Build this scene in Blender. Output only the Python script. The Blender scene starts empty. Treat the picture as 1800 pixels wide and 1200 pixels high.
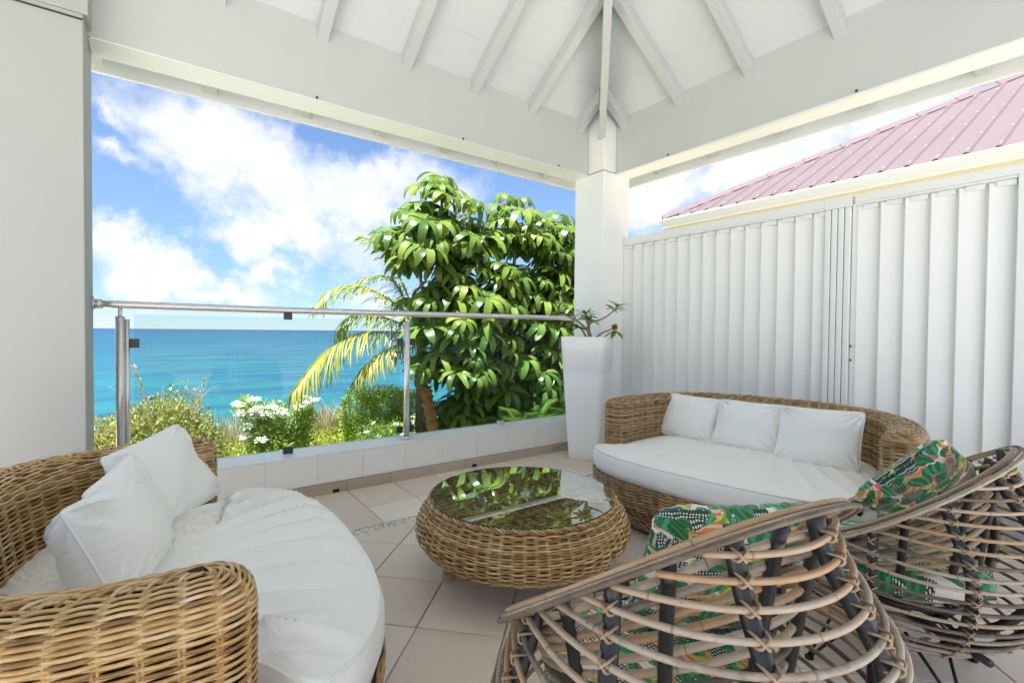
import bpy, math, random
import numpy as np
from mathutils import Vector, Matrix
R = math.radians
rng = np.random.default_rng(7)
random.seed(7)
SC = bpy.context.scene
COL = SC.collection

# ------------------------------------------------------------------ camera
yaw, pit, rol = R(53.6253), R(1.1517), R(0.5354)
Fv = Vector((math.cos(yaw)*math.cos(pit), math.sin(yaw)*math.cos(pit), -math.sin(pit)))
Rt = Vector((math.sin(yaw), -math.cos(yaw), 0)); Up = Rt.cross(Fv)
cr = math.cos(rol)*Rt + math.sin(rol)*Up
cu = -math.sin(rol)*Rt + math.cos(rol)*Up
cam = bpy.data.cameras.new('camera'); cam.lens = 852.61/1800*36; cam.sensor_width = 36
cam.clip_start = 0.02; cam.clip_end = 60000
co = bpy.data.objects.new('camera', cam); COL.objects.link(co)
M = Matrix((( cr.x, cu.x, -Fv.x, 0), (cr.y, cu.y, -Fv.y, 0), (cr.z, cu.z, -Fv.z, 1.1), (0, 0, 0, 1)))
co.matrix_world = M
SC.camera = co

# ------------------------------------------------------------------ sky, sun, exposure
SUN_EL, SUN_AZ = R(71), R(-150)          # direction TOWARDS the sun (azimuth measured from +X)
SKY_STRENGTH, SUN_STRENGTH, EXPOSURE = 0.100, 4.5, 2.03
SC.view_settings.view_transform = 'Standard'
SC.view_settings.look = 'None'
SC.view_settings.gamma = 1.0
SC.view_settings.use_curve_mapping = False
SC.view_settings.exposure = EXPOSURE
sun = bpy.data.lights.new('sun', 'SUN'); sun.energy = SUN_STRENGTH; sun.angle = R(0.53); sun.color = (1, .98, .95)
so = bpy.data.objects.new('sun', sun); COL.objects.link(so)
sd = Vector((math.cos(SUN_AZ)*math.cos(SUN_EL), math.sin(SUN_AZ)*math.cos(SUN_EL), math.sin(SUN_EL)))
so.rotation_euler = sd.to_track_quat('Z', 'Y').to_euler(); so.location = (0, -6, 12)

class NT:
    """small helper to write node trees"""
    def __init__(s, tree): s.t = tree; s.n = tree.nodes; s.l = tree.links
    def add(s, kind, ins=None, **props):
        nd = s.n.new(kind)
        for k, v in props.items(): setattr(nd, k, v)
        for k, v in (ins or {}).items():
            sock = nd.inputs[k]
            if isinstance(v, bpy.types.NodeSocket): s.l.new(v, sock)
            elif isinstance(v, bpy.types.Node): s.l.new(v.outputs[0], sock)
            else: sock.default_value = v
        return nd
    def math(s, op, a, b=0.0, c=0.0, clamp=False):
        nd = s.n.new('ShaderNodeMath'); nd.operation = op; nd.use_clamp = clamp
        for i, v in enumerate((a, b, c)):
            if isinstance(v, bpy.types.NodeSocket): s.l.new(v, nd.inputs[i])
            elif isinstance(v, bpy.types.Node): s.l.new(v.outputs[0], nd.inputs[i])
            else: nd.inputs[i].default_value = v
        return nd.outputs[0]
    def mix(s, f, a, b, mode='MIX'):
        nd = s.n.new('ShaderNodeMix'); nd.data_type = 'RGBA'; nd.blend_type = mode
        for i, v in ((0, f), (6, a), (7, b)):
            if isinstance(v, bpy.types.NodeSocket): s.l.new(v, nd.inputs[i])
            elif isinstance(v, tuple): nd.inputs[i].default_value = (*v[:3], 1)
            else: nd.inputs[i].default_value = v
        return nd.outputs[2]
    def ramp(s, f, stops, interp='LINEAR'):
        nd = s.n.new('ShaderNodeValToRGB'); s.l.new(f, nd.inputs[0]); cr_ = nd.color_ramp; cr_.interpolation = interp
        while len(cr_.elements) < len(stops): cr_.elements.new(.5)
        for e, (p_, c_) in zip(cr_.elements, stops):
            e.position = p_; e.color = (*c_, 1) if len(c_) == 3 else c_
        return nd.outputs[0]
    def noise(s, vec, scale, detail=3, rough=.5, out=0, dist=0.0):
        nd = s.n.new('ShaderNodeTexNoise'); nd.inputs['Scale'].default_value = scale
        nd.inputs['Detail'].default_value = detail; nd.inputs['Roughness'].default_value = rough
        nd.inputs['Distortion'].default_value = dist
        if vec is not None: s.l.new(vec, nd.inputs['Vector'])
        return nd.outputs[out]

world = bpy.data.worlds.new('World'); SC.world = world; world.use_nodes = True
w = NT(world.node_tree); w.n.clear()
tc = w.add('ShaderNodeTexCoord').outputs['Generated']
sky = w.add('ShaderNodeTexSky', sky_type='NISHITA', sun_disc=False, sun_elevation=SUN_EL,
            sun_rotation=math.pi/2 - SUN_AZ, altitude=0, air_density=.85, dust_density=.05, ozone_density=1.6)
sep = w.add('ShaderNodeSeparateXYZ', {0: tc})
az = w.math('ARCTAN2', sep.outputs[1], sep.outputs[0]); el = w.math('ARCSINE', sep.outputs[2])
pos = w.add('ShaderNodeCombineXYZ', {0: az, 1: el, 2: 0.0}).outputs[0]
n1 = w.noise(tc, 7.0, 9, .62, out=1)
n1c = w.add('ShaderNodeVectorMath', {0: n1, 1: (.5, .5, .5)}, operation='SUBTRACT').outputs[0]
n1s = w.add('ShaderNodeVectorMath', {0: n1c}, operation='SCALE'); n1s.inputs['Scale'].default_value = .26
posd = w.add('ShaderNodeVectorMath', {0: pos, 1: n1s.outputs[0]}, operation='ADD').outputs[0]
BLOBS = [(1.439,.286,.23,.088,-2.532,1.0),(1.355,.168,.115,.053,-2.839,.95),(1.211,.274,.202,.063,-3.114,.95),
         (1.572,.1,.092,.056,-2.79,1.2),(1.492,.067,.089,.028,-3.089,1.1),(1.611,.333,.05,.03,-2.299,.7),(1.611,.255,.065,.026,-2.909,.7),
         (.633,.256,.13,.075,2.966,1.1),(.456,.298,.2,.09,2.933,1.15),(.22,.3,.16,.16,2.993,1.1),(1.412,.102,.057,.021,-3.006,.6),
         (1.254,.078,.064,.02,-2.991,.6)]
field = None
for cx, cy, sx, sy, rot, wt in BLOBS:
    mp = w.add('ShaderNodeMapping', {'Vector': posd, 'Location': (cx, cy, 0), 'Rotation': (0, 0, rot), 'Scale': (sx, sy, 1)}, vector_type='TEXTURE')
    ln = w.add('ShaderNodeVectorMath', {0: mp.outputs[0]}, operation='LENGTH').outputs['Value']
    v = w.math('MULTIPLY', w.math('SUBTRACT', 1.25, ln), wt)
    field = v if field is None else w.math('SMOOTH_MAX', field, v, .35)
field = w.math('MAXIMUM', field, -.55)
# out of view the cloud cover is raised to add white fill light
elsc = w.math('ADD', w.math('ABSOLUTE', sep.outputs[2]), .18)
pl = w.add('ShaderNodeVectorMath', {0: tc, 1: w.add('ShaderNodeCombineXYZ', {0: elsc, 1: elsc, 2: 1.0}).outputs[0]}, operation='DIVIDE').outputs[0]
big = w.noise(pl, .9, 2, .5)
big = w.math('MULTIPLY', w.math('SUBTRACT', big, .33), 2.4)
away = w.math('GREATER_THAN', w.math('ABSOLUTE', w.math('SUBTRACT', az, .95)), .82)
field = w.math('MAXIMUM', field, w.math('SUBTRACT', w.math('MULTIPLY', big, away), w.math('MULTIPLY', w.math('SUBTRACT', 1.0, away), 1.0)))
n2 = w.noise(tc, 9.0, 10, .6)
n3 = w.noise(tc, 3.2, 5, .55)
dens = w.math('ADD', field, w.math('MULTIPLY', w.math('SUBTRACT', n2, .5), 2.1))
dens = w.math('ADD', dens, w.math('MULTIPLY', w.math('SUBTRACT', n3, .5), 1.0))
mr = w.add('ShaderNodeMapRange', {0: dens, 1: -.12, 2: .95, 3: 0.0, 4: 1.0}, interpolation_type='SMOOTHSTEP')
shade = w.noise(posd, 9.0, 6, .6)
ccol = w.mix(w.math('MULTIPLY', w.math('SUBTRACT', shade, .38), 3.2, clamp=True), (2.45, 2.52, 2.66), (3.15, 3.10, 3.02))
lowf = w.add('ShaderNodeMapRange', {0: sep.outputs[2], 1: 0.0, 2: .30, 3: 1.0, 4: 0.0}, interpolation_type='SMOOTHSTEP').outputs[0]
skyc = w.mix(1.0, sky.outputs[0], w.mix(lowf, (.46, .50, .54), (.26, .31, .43)), 'MULTIPLY')
allc = w.mix(w.math('MULTIPLY', mr.outputs[0], .93), skyc, ccol)
bg = w.add('ShaderNodeBackground', {'Color': allc, 'Strength': SKY_STRENGTH})
w.add('ShaderNodeOutputWorld', {'Surface': bg.outputs[0]})

cy = SC.cycles
cy.use_denoising = True
cy.max_bounces = 10; cy.diffuse_bounces = 8; cy.glossy_bounces = 4; cy.transmission_bounces = 6; cy.transparent_max_bounces = 12
cy.caustics_reflective = False; cy.caustics_refractive = False
cy.sample_clamp_indirect = 6

# ------------------------------------------------------------------ mesh helpers
class MB:
    """mesh builder: quads and tris collected in numpy, one float attribute 'tone' per vertex"""
    def __init__(s): s.v = []; s.q = []; s.t = []; s.tone = []; s.n = 0; s.uv = []
    def put(s, V, Q=None, T=None, tone=0.5):
        V = np.asarray(V, float).reshape(-1, 3)
        s.v.append(V); s.tone.append(np.broadcast_to(np.asarray(tone, float), (len(V),)).copy())
        if Q is not None and len(Q): s.q.append(np.asarray(Q, int).reshape(-1, 4) + s.n)
        if T is not None and len(T): s.t.append(np.asarray(T, int).reshape(-1, 3) + s.n)
        s.n += len(V)
    def box(s, a, b, tone=.5, M_=None):
        x0, y0, z0 = a; x1, y1, z1 = b
        V = np.array([(x0,y0,z0),(x1,y0,z0),(x1,y1,z0),(x0,y1,z0),(x0,y0,z1),(x1,y0,z1),(x1,y1,z1),(x0,y1,z1)], float)
        if M_ is not None: V = V @ M_[:3, :3].T + M_[:3, 3]
        s.put(V, [(0,3,2,1),(4,5,6,7),(0,1,5,4),(1,2,6,5),(2,3,7,6),(3,0,4,7)], tone=tone)
    def tube(s, P, r, k=6, closed=False, caps=True, tone=.5, N=None, flat=1.0):
        P = np.asarray(P, float); m = len(P)
        if closed: T = np.roll(P, -1, 0) - np.roll(P, 1, 0)
        else: T = np.gradient(P, axis=0)
        T /= np.linalg.norm(T, axis=1)[:, None] + 1e-12
        if N is None:
            N = np.zeros_like(P); a = np.array([0, 0, 1.0]) if abs(T[0, 2]) < .9 else np.array([1.0, 0, 0])
            n = np.cross(T[0], a); n /= np.linalg.norm(n)
            for i in range(m):
                n = n - T[i]*(n @ T[i]); n /= np.linalg.norm(n) + 1e-12; N[i] = n
        else:
            N = N - T*np.sum(N*T, 1)[:, None]; N /= np.linalg.norm(N, axis=1)[:, None] + 1e-12
        B = np.cross(T, N); r = np.broadcast_to(np.asarray(r, float), (m,))
        a = np.arange(k)/k*2*np.pi
        V = P[:, None] + r[:, None, None]*(np.cos(a)[None, :, None]*N[:, None]*flat + np.sin(a)[None, :, None]*B[:, None])
        i = np.arange(m if closed else m-1)[:, None]; j = np.arange(k)[None]; i2 = (i+1) % m; j2 = (j+1) % k
        Q = np.stack([i*k+j, i2*k+j, i2*k+j2, i*k+j2], -1).reshape(-1, 4)
        tt = np.repeat(np.broadcast_to(np.asarray(tone, float), (m,)), k)
        Tt = None
        if caps and not closed:
            Tt = [(0, x+1, x+2) for x in range(k-2)]; o = (m-1)*k; Tt += [(o, o+x+2, o+x+1) for x in range(k-2)]
        s.put(V.reshape(-1, 3), Q, Tt, tone=tt)
    def grid(s, V, closed_u=False, closed_v=False, tone=.5):
        V = np.asarray(V, float); m, k = V.shape[:2]
        i = np.arange(m if closed_u else m-1)[:, None]; j = np.arange(k if closed_v else k-1)[None]
        i2 = (i+1) % m; j2 = (j+1) % k
        Q = np.stack([i*k+j, i2*k+j, i2*k+j2, i*k+j2], -1).reshape(-1, 4)
        if not np.isscalar(tone): tone = np.asarray(tone).reshape(-1)
        s.put(V.reshape(-1, 3), Q, tone=tone)
    def mesh(s, name, smooth=False):
        me = bpy.data.meshes.new(name)
        V = np.concatenate(s.v).astype(np.float32)
        nq = sum(len(x) for x in s.q); nt = sum(len(x) for x in s.t)
        L = [np.concatenate(s.q).reshape(-1)] if nq else []
        if nt: L.append(np.concatenate(s.t).reshape(-1))
        L = np.concatenate(L).astype(np.int32)
        me.vertices.add(len(V)); me.vertices.foreach_set('co', V.reshape(-1))
        me.loops.add(len(L)); me.loops.foreach_set('vertex_index', L)
        me.polygons.add(nq+nt)
        me.polygons.foreach_set('loop_start', np.concatenate([np.arange(nq)*4, nq*4+np.arange(nt)*3]).astype(np.int32))
        me.polygons.foreach_set('use_smooth', np.full(nq+nt, smooth))
        at = me.attributes.new('tone', 'FLOAT', 'POINT'); at.data.foreach_set('value', np.concatenate(s.tone).astype(np.float32))
        me.update(calc_edges=True); me.validate()
        return me
def link(name, me, mat, parent=None, loc=None):
    o = bpy.data.objects.new(name, me); COL.objects.link(o)
    if mat is not None and not me.materials: me.materials.append(mat)
    if parent: o.parent = parent
    if loc is not None: o.location = loc
    return o
def bevel(o, wd=.003, seg=2):
    md = o.modifiers.new('bevel', 'BEVEL'); md.width = wd; md.segments = seg; md.limit_method = 'ANGLE'; md.angle_limit = R(40)
    return o
def boxobj(name, a, b, mat, parent=None, bev=.003, M_=None, tone=.5):
    m = MB(); m.box(a, b, tone, M_); o = link(name, m.mesh(name), mat, parent)
    if bev: bevel(o, bev, 2)
    return o
def tag(o, label=None, cat=None, group=None, kind=None):
    if label: o['label'] = label
    if cat: o['category'] = cat
    if group: o['group'] = group
    if kind: o['kind'] = kind
    return o
def thing(name, label, cat, loc=(0, 0, 0), rz=0, group=None):
    o = bpy.data.objects.new(name, None); COL.objects.link(o); o.location = loc; o.rotation_euler = (0, 0, rz)
    return tag(o, label, cat, group)
def smoothstep(x): x = np.clip(x, 0, 1); return x*x*(3-2*x)
def catmull(P, n):
    P = np.asarray(P, float); P = np.vstack([2*P[0]-P[1], P, 2*P[-1]-P[-2]]); out = []
    for i in range(len(P)-3):
        for t in np.linspace(0, 1, n, endpoint=False):
            a, b, c, d = P[i:i+4]
            out.append(.5*((2*b)+(-a+c)*t+(2*a-5*b+4*c-d)*t*t+(-a+3*b-3*c+d)*t**3))
    out.append(P[-2]); return np.array(out)
def vnoise(P, seed=0):
    """cheap smooth pseudo noise from sums of sines, about -1..1"""
    rs = np.random.default_rng(seed); P = np.asarray(P, float); out = np.zeros(P.shape[:-1])
    for k in range(6):
        d = rs.normal(size=P.shape[-1]); out += np.sin(P @ d + rs.uniform(0, 6.28))
    return out/3.0

# ------------------------------------------------------------------ materials
def mat(name, build):
    m = bpy.data.materials.new(name); m.use_nodes = True; t = NT(m.node_tree); t.n.clear()
    out = t.add('ShaderNodeOutputMaterial'); sh = build(t)
    t.l.new(sh.outputs[0] if isinstance(sh, bpy.types.Node) else sh, out.inputs[0]); return m
def bsdf(t, col, rough=.5, bump=None, bstr=.2, bdist=.01, **kw):
    ins = {'Base Color': col if isinstance(col, bpy.types.NodeSocket) else (*col, 1), 'Roughness': rough}
    for k, v in kw.items(): ins[k.replace('_', ' ')] = v
    if bump is not None:
        b = t.add('ShaderNodeBump', {'Height': bump, 'Strength': bstr, 'Distance': bdist}); ins['Normal'] = b.outputs[0]
    return t.add('ShaderNodeBsdfPrincipled', ins)
def objc(t): return t.add('ShaderNodeTexCoord').outputs['Object']
def tone(t): return t.add('ShaderNodeAttribute', attribute_name='tone').outputs['Fac']
def m_paint(col, rough=.45, var=.04):
    def f(t):
        c = objc(t); n = t.noise(c, 3, 4); n2 = t.noise(c, 60, 3)
        cc = t.mix(n, tuple(x*(1-var) for x in col), tuple(min(1, x*(1+var)) for x in col))
        sp = t.noise(c, 9, 8, .75)
        cc = t.mix(t.math('MULTIPLY', t.math('SUBTRACT', sp, .69, clamp=True), 1.6, clamp=True), cc, (.42, .38, .3))
        return bsdf(t, cc, rough, bump=n2, bstr=.12, bdist=.004)
    return f
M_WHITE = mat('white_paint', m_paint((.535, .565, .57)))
M_COL = mat('lit_white_paint', m_paint((.88, .905, .92)))  # lighter copy of the white paint; stronger light is put into its colour
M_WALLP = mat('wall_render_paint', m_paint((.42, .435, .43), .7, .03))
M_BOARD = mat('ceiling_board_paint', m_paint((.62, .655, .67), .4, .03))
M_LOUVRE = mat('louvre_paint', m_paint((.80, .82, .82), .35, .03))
def f_tile(base, var, rough=.35, grain=30, rnd=.62):
    def f(t):
        info = t.add('ShaderNodeObjectInfo'); c = objc(t); g = t.add('ShaderNodeNewGeometry').outputs['Position']
        n = t.noise(g, 4, 5, .6); n2 = t.noise(g, grain, 6, .7); sp = t.noise(g, 160, 2)
        a = tuple(x*(1-var) for x in base); b = tuple(x*(1+var) for x in base)
        cc = t.mix(t.math('ADD', t.math('MULTIPLY', n, .5), t.math('MULTIPLY', n2, .5)), a, b)
        cc = t.mix(t.math('MULTIPLY', info.outputs['Random'], rnd), cc, (base[0]*.74, base[1]*.66, base[2]*.58))
        cc = t.mix(t.math('MULTIPLY', t.math('SUBTRACT', sp, .6, clamp=True), 3, clamp=True), cc, (base[0]*.6, base[1]*.55, base[2]*.5))
        rg = t.math('ADD', rough, t.math('MULTIPLY', n2, .25))
        return bsdf(t, cc, rg, bump=n2, bstr=.1, bdist=.003)
    return f
M_TILE = mat('floor_tile_ceramic', f_tile((.83, .735, .64), .19, .3))
M_SKIRT = mat('skirting_tile_ceramic', f_tile((.52, .44, .345), .14, .5))
M_CLAD = mat('cream_wall_tile', f_tile((.88, .865, .825), .03, .42, 14, .08))
M_COPE = mat('coping_tile_glazed', f_tile((.86, .86, .84), .03, .22, 14, .08))
M_PAVE2 = mat('rear_bounce_paving', f_tile((.70, .69, .68), .06, .6))  # unseen rear paving, raised in tone to throw fill light
M_PAVE = mat('side_bounce_paving', f_tile((.68, .68, .675), .05, .6))  # unseen paving on the left, kept pale for bounce light
M_GROUT = mat('grout', lambda t: bsdf(t, (.46, .41, .36), .9, bump=t.noise(objc(t), 200, 3), bstr=.3))
def f_pebble(t):
    v = tone(t); cc = t.ramp(v, [(0, (.62, .56, .48)), (.4, (.80, .76, .69)), (.75, (.88, .87, .83)), (1, (.66, .58, .48))])
    return bsdf(t, cc, .5)
M_PEBBLE = mat('pebble', f_pebble)
def f_wicker(a, b, c3, d):
    def f(t):
        v = tone(t); c = objc(t); n = t.noise(c, 34, 4, .6); n2 = t.noise(c, 6, 3)
        x = t.math('ADD', t.math('MULTIPLY', v, .6), t.math('MULTIPLY', n, .42))
        x = t.math('ADD', x, t.math('MULTIPLY', t.math('SUBTRACT', n2, .5), .3))
        cc = t.ramp(x, [(.22, a), (.45, b), (.62, c3), (.85, d)])
        st = t.noise(t.add('ShaderNodeMapping', {'Vector': c, 'Scale': (90, 90, 500)}).outputs[0], 1, 2)
        return bsdf(t, cc, .33, bump=st, bstr=.15, bdist=.001)
    return f
M_WICK = mat('wicker_resin_honey', f_wicker((.17, .085, .028), (.42, .245, .085), (.60, .40, .17), (.70, .57, .40)))
M_WICKD = mat('wicker_resin_brown', f_wicker((.13, .07, .03), (.32, .185, .08), (.48, .31, .145), (.60, .46, .29)))
M_CORE = mat('wicker_core_shade', lambda t: bsdf(t, (.05, .032, .018), .9))  # dark sheet behind the strands; shade of the hollow weave put into its colour
def f_cloth(col, folds=0):
    def f(t):
        c = objc(t); n = t.noise(c, 5, 3); wv = t.noise(c, 420, 2)
        mid = t.noise(c, 26, 5, .55, dist=.6)
        cc = t.mix(n, tuple(x*.97 for x in col), col)
        h = t.math('ADD', t.math('MULTIPLY', wv, .05), t.math('MULTIPLY', mid, .8))
        return bsdf(t, cc, .85, bump=h, bstr=.28, bdist=.008, Sheen_Weight=.25)
    return f
M_CUSH = mat('cushion_canvas_white', f_cloth((.87, .86, .82)))
M_PILL = mat('pillow_cotton_white', f_cloth((.88, .875, .84)))
def f_print(t):
    uv = t.add('ShaderNodeAttribute', attribute_name='puv').outputs['Vector']
    d = t.noise(uv, 3.2, 2, out=1); dd = t.add('ShaderNodeVectorMath', {0: d}, operation='SCALE'); dd.inputs['Scale'].default_value = .22
    p0 = t.add('ShaderNodeVectorMath', {0: uv, 1: dd.outputs[0]}, operation='ADD').outputs[0]
    base = (.80, .77, .70)
    col = base; s_col = None
    def leaf(colr, rot, scale, off, th, stripes=True, dots=False, dark=(.01, .05, .03)):
        nonlocal s_col
        mp = t.add('ShaderNodeMapping', {'Vector': p0, 'Rotation': (0, 0, rot), 'Scale': scale, 'Location': off}).outputs[0]
        vo = t.add('ShaderNodeTexVoronoi', {'Vector': mp, 'Scale': 1.0, 'Randomness': .85}); vo.voronoi_dimensions = '2D'
        mask = t.math('LESS_THAN', vo.outputs['Distance'], th)
        c_ = colr
        if stripes:
            wv = t.add('ShaderNodeTexWave', {'Vector': mp, 'Scale': 2.2, 'Distortion': 2.0, 'Detail': 1.0}, wave_type='BANDS', bands_direction='DIAGONAL')
            c_ = t.mix(t.math('GREATER_THAN', wv.outputs['Fac'], .55), colr, dark)
        if dots:
            v2 = t.add('ShaderNodeTexVoronoi', {'Vector': uv, 'Scale': 60.0, 'Randomness': .15}); v2.voronoi_dimensions = '2D'
            c_ = t.mix(t.math('LESS_THAN', v2.outputs['Distance'], .3), colr, (.75, .74, .66))
        s_col = t.mix(mask, s_col if s_col is not None else base, c_)
    leaf((.75, .12, .25), .4, (7, 5, 1), (.3, .1, 0), .22, False)
    leaf((.62, .55, .10), 1.1, (3.2, 6.5, 1), (.7, .2, 0), .36, True, dark=(.25, .36, .05))
    leaf((.70, .22, .05), 2.2, (2.6, 7.5, 1), (.1, .6, 0), .36, True, dark=(.78, .5, .3))
    leaf((.015, .20, .09), .9, (3.4, 7.2, 1), (.4, .9, 0), .34, True, dark=(.07, .38, .20))
    leaf((.008, .05, .03), 2.6, (3.2, 7.5, 1), (.9, .35, 0), .33, False, True)
    leaf((.03, .12, .025), .1, (4.0, 8.0, 1), (.2, .45, 0), .26, True, dark=(.02, .26, .12))
    return bsdf(t, s_col, .8, bump=t.noise(objc(t), 350, 2), bstr=.1, Sheen_Weight=.2)
M_PRINT = mat('tropical_leaf_print_cotton', f_print)
def f_cane(t):
    v = tone(t); c = objc(t); info = t.add('ShaderNodeObjectInfo').outputs['Random']
    n = t.noise(c, 9, 4, .6); st = t.noise(t.add('ShaderNodeMapping', {'Vector': c, 'Scale': (60, 60, 260)}).outputs[0], 1, 4, .7)
    x = t.math('ADD', t.math('MULTIPLY', info, .6), t.math('ADD', t.math('MULTIPLY', n, .5), t.math('MULTIPLY', st, .25)))
    cc = t.ramp(x, [(.25, (.055, .036, .024)), (.48, (.16, .115, .082)), (.68, (.44, .37, .295)), (.95, (.42, .26, .13))])
    ns = t.noise(c, 120, 2); cc = t.mix(t.math('MULTIPLY', t.math('SUBTRACT', ns, .68, clamp=True), 6, clamp=True), cc, (.06, .04, .03))
    cc = t.mix(t.math('MULTIPLY', t.math('GREATER_THAN', v, .93), .55), cc, (.09, .06, .04))
    return bsdf(t, cc, .5, bump=st, bstr=.35, bdist=.002)
M_CANE = mat('weathered_rattan_cane', f_cane)
M_BIND = mat('rattan_binding', lambda t: bsdf(t, t.mix(t.noise(objc(t), 40, 3), (.22, .14, .07), (.5, .38, .25)), .5))
M_DARK = mat('dark_stained_pole', lambda t: bsdf(t, t.mix(t.noise(objc(t), 30, 3), (.012, .011, .011), (.035, .033, .033)), .38))
M_BLACK = mat('black_metal', lambda t: bsdf(t, (.012, .012, .013), .35, Metallic=.4))
M_STEEL = mat('brushed_stainless_steel', lambda t: bsdf(t, (.78, .78, .79), .36, bump=t.noise(t.add('ShaderNodeMapping', {'Vector': objc(t), 'Scale': (4, 400, 400)}).outputs[0], 1, 2), bstr=.05, Metallic=1.0))
M_CLAMP = mat('dark_glass_clamp', lambda t: bsdf(t, (.06, .06, .065), .4, Metallic=.6))
def f_glass(tint, k=1.0, rough=.0):
    def f(t):
        bf = t.add('ShaderNodeNewGeometry').outputs['Backfacing']
        fr = t.add('ShaderNodeFresnel', {'IOR': t.math('SUBTRACT', 1.5, t.math('MULTIPLY', bf, .8333))}).outputs[0]
        f2 = t.math('MULTIPLY', fr, 1.75*k, clamp=True)
        tr = t.add('ShaderNodeBsdfTransparent', {'Color': (*tint, 1)}); gl = t.add('ShaderNodeBsdfGlossy', {'Color': (.95, 1, .97, 1), 'Roughness': rough})
        return t.add('ShaderNodeMixShader', {0: f2, 1: tr.outputs[0], 2: gl.outputs[0]})
    return f
M_GLASS = mat('railing_glass', f_glass((.88, .94, .92), .12))
M_TGLASS = mat('table_glass', f_glass((.86, .89, .87), 1.7))
M_GEDGE = mat('glass_edge', lambda t: bsdf(t, (.02, .06, .05), .15))
def f_planter(t):
    n = t.noise(objc(t), 3, 2)
    # faint grey-blue band round the upper third of the translucent pot
    z = t.add('ShaderNodeSeparateXYZ', {0: objc(t)}).outputs[2]
    band = t.math('MULTIPLY', t.add('ShaderNodeMapRange', {0: z, 1: .70, 2: .80, 3: 0.0, 4: 1.0}, interpolation_type='SMOOTHSTEP').outputs[0], t.add('ShaderNodeMapRange', {0: z, 1: 1.02, 2: .88, 3: 0.0, 4: 1.0}, interpolation_type='SMOOTHSTEP').outputs[0])
    return bsdf(t, t.mix(t.math('MULTIPLY', band, .55), (.93, .935, .94), (.70, .74, .80)), .3)
M_POT = mat('white_translucent_plastic', f_planter)
M_SOIL = mat('potting_soil', lambda t: bsdf(t, (.05, .035, .025), .95, bump=t.noise(objc(t), 80, 4), bstr=.6))
def f_leaf(a, b, c3, trans=.35, rough=.35, sc=2.0, spec=.5):
    def f(t):
        v = tone(t); info = t.add('ShaderNodeObjectInfo').outputs['Random']; g = t.add('ShaderNodeNewGeometry').outputs['Position']
        n = t.noise(g, sc, 3)
        x = t.math('ADD', t.math('MULTIPLY', v, .5), t.math('ADD', t.math('MULTIPLY', info, .22), t.math('MULTIPLY', n, .4)))
        cc = t.ramp(x, [(.3, a), (.55, b), (.9, c3)])
        p_ = bsdf(t, cc, rough, Specular_IOR_Level=spec)
        tl = t.add('ShaderNodeBsdfTranslucent', {'Color': t.mix(.5, cc, (.45, .6, .05))})
        return t.add('ShaderNodeMixShader', {0: trans, 1: p_.outputs[0], 2: tl.outputs[0]})
    return f
M_UMB = mat('umbrella_tree_leaf', f_leaf((.028, .070, .016), (.085, .165, .030), (.25, .315, .055), .34, .33))
M_PALM = mat('palm_leaflet', f_leaf((.07, .13, .02), (.20, .26, .03), (.50, .42, .05), .35, .4))
M_PALMY = mat('palm_leaflet_yellowing', f_leaf((.12, .17, .025), (.30, .28, .035), (.50, .34, .035), .35, .5))
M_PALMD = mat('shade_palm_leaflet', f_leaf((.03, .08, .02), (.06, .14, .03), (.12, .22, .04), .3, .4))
M_OLIVE = mat('olive_shrub_leaf', f_leaf((.16, .155, .05), (.32, .30, .09), (.50, .44, .17), .3, .6, 3))
M_HEDGE = mat('hedge_leaf', f_leaf((.18, .30, .03), (.42, .55, .06), (.66, .68, .12), .3, .45, 3))
M_LIGHTG = mat('light_green_leaf', f_leaf((.14, .24, .05), (.32, .44, .10), (.52, .60, .20), .35, .45, 3))
M_COVER = mat('ground_cover_leaf', f_leaf((.14, .17, .03), (.34, .37, .05), (.55, .50, .08), .3, .5, 4))
M_GRASS = mat('dry_grass', f_leaf((.30, .22, .11), (.50, .40, .24), (.62, .54, .36), .3, .7, 3))
M_PETAL = mat('white_petal', lambda t: bsdf(t, (.88, .88, .84), .6, Subsurface_Weight=.1))
M_PINK = mat('pink_petal', lambda t: bsdf(t, (.7, .2, .25), .6))
M_BARK = mat('grey_brown_bark', lambda t: bsdf(t, t.mix(t.noise(objc(t), 18, 5), (.10, .075, .05), (.30, .25, .18)), .85, bump=t.noise(objc(t), 40, 5), bstr=.5, bdist=.02))
M_FIBRE = mat('palm_trunk_fibre', lambda t: bsdf(t, t.mix(t.noise(objc(t), 25, 5), (.12, .05, .025), (.42, .22, .10)), .9, bump=t.noise(objc(t), 60, 4), bstr=.6, bdist=.02))
M_STEM = mat('succulent_stem', lambda t: bsdf(t, t.mix(t.noise(objc(t), 30, 4), (.20, .14, .09), (.40, .33, .24)), .7))
M_SUCC = mat('desert_rose_leaf', f_leaf((.07, .13, .03), (.16, .24, .06), (.34, .40, .14), .25, .35, 12))
M_DRYF = mat('dried_flower', lambda t: bsdf(t, t.mix(t.noise(objc(t), 60, 3), (.16, .06, .02), (.42, .22, .10)), .8))

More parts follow.
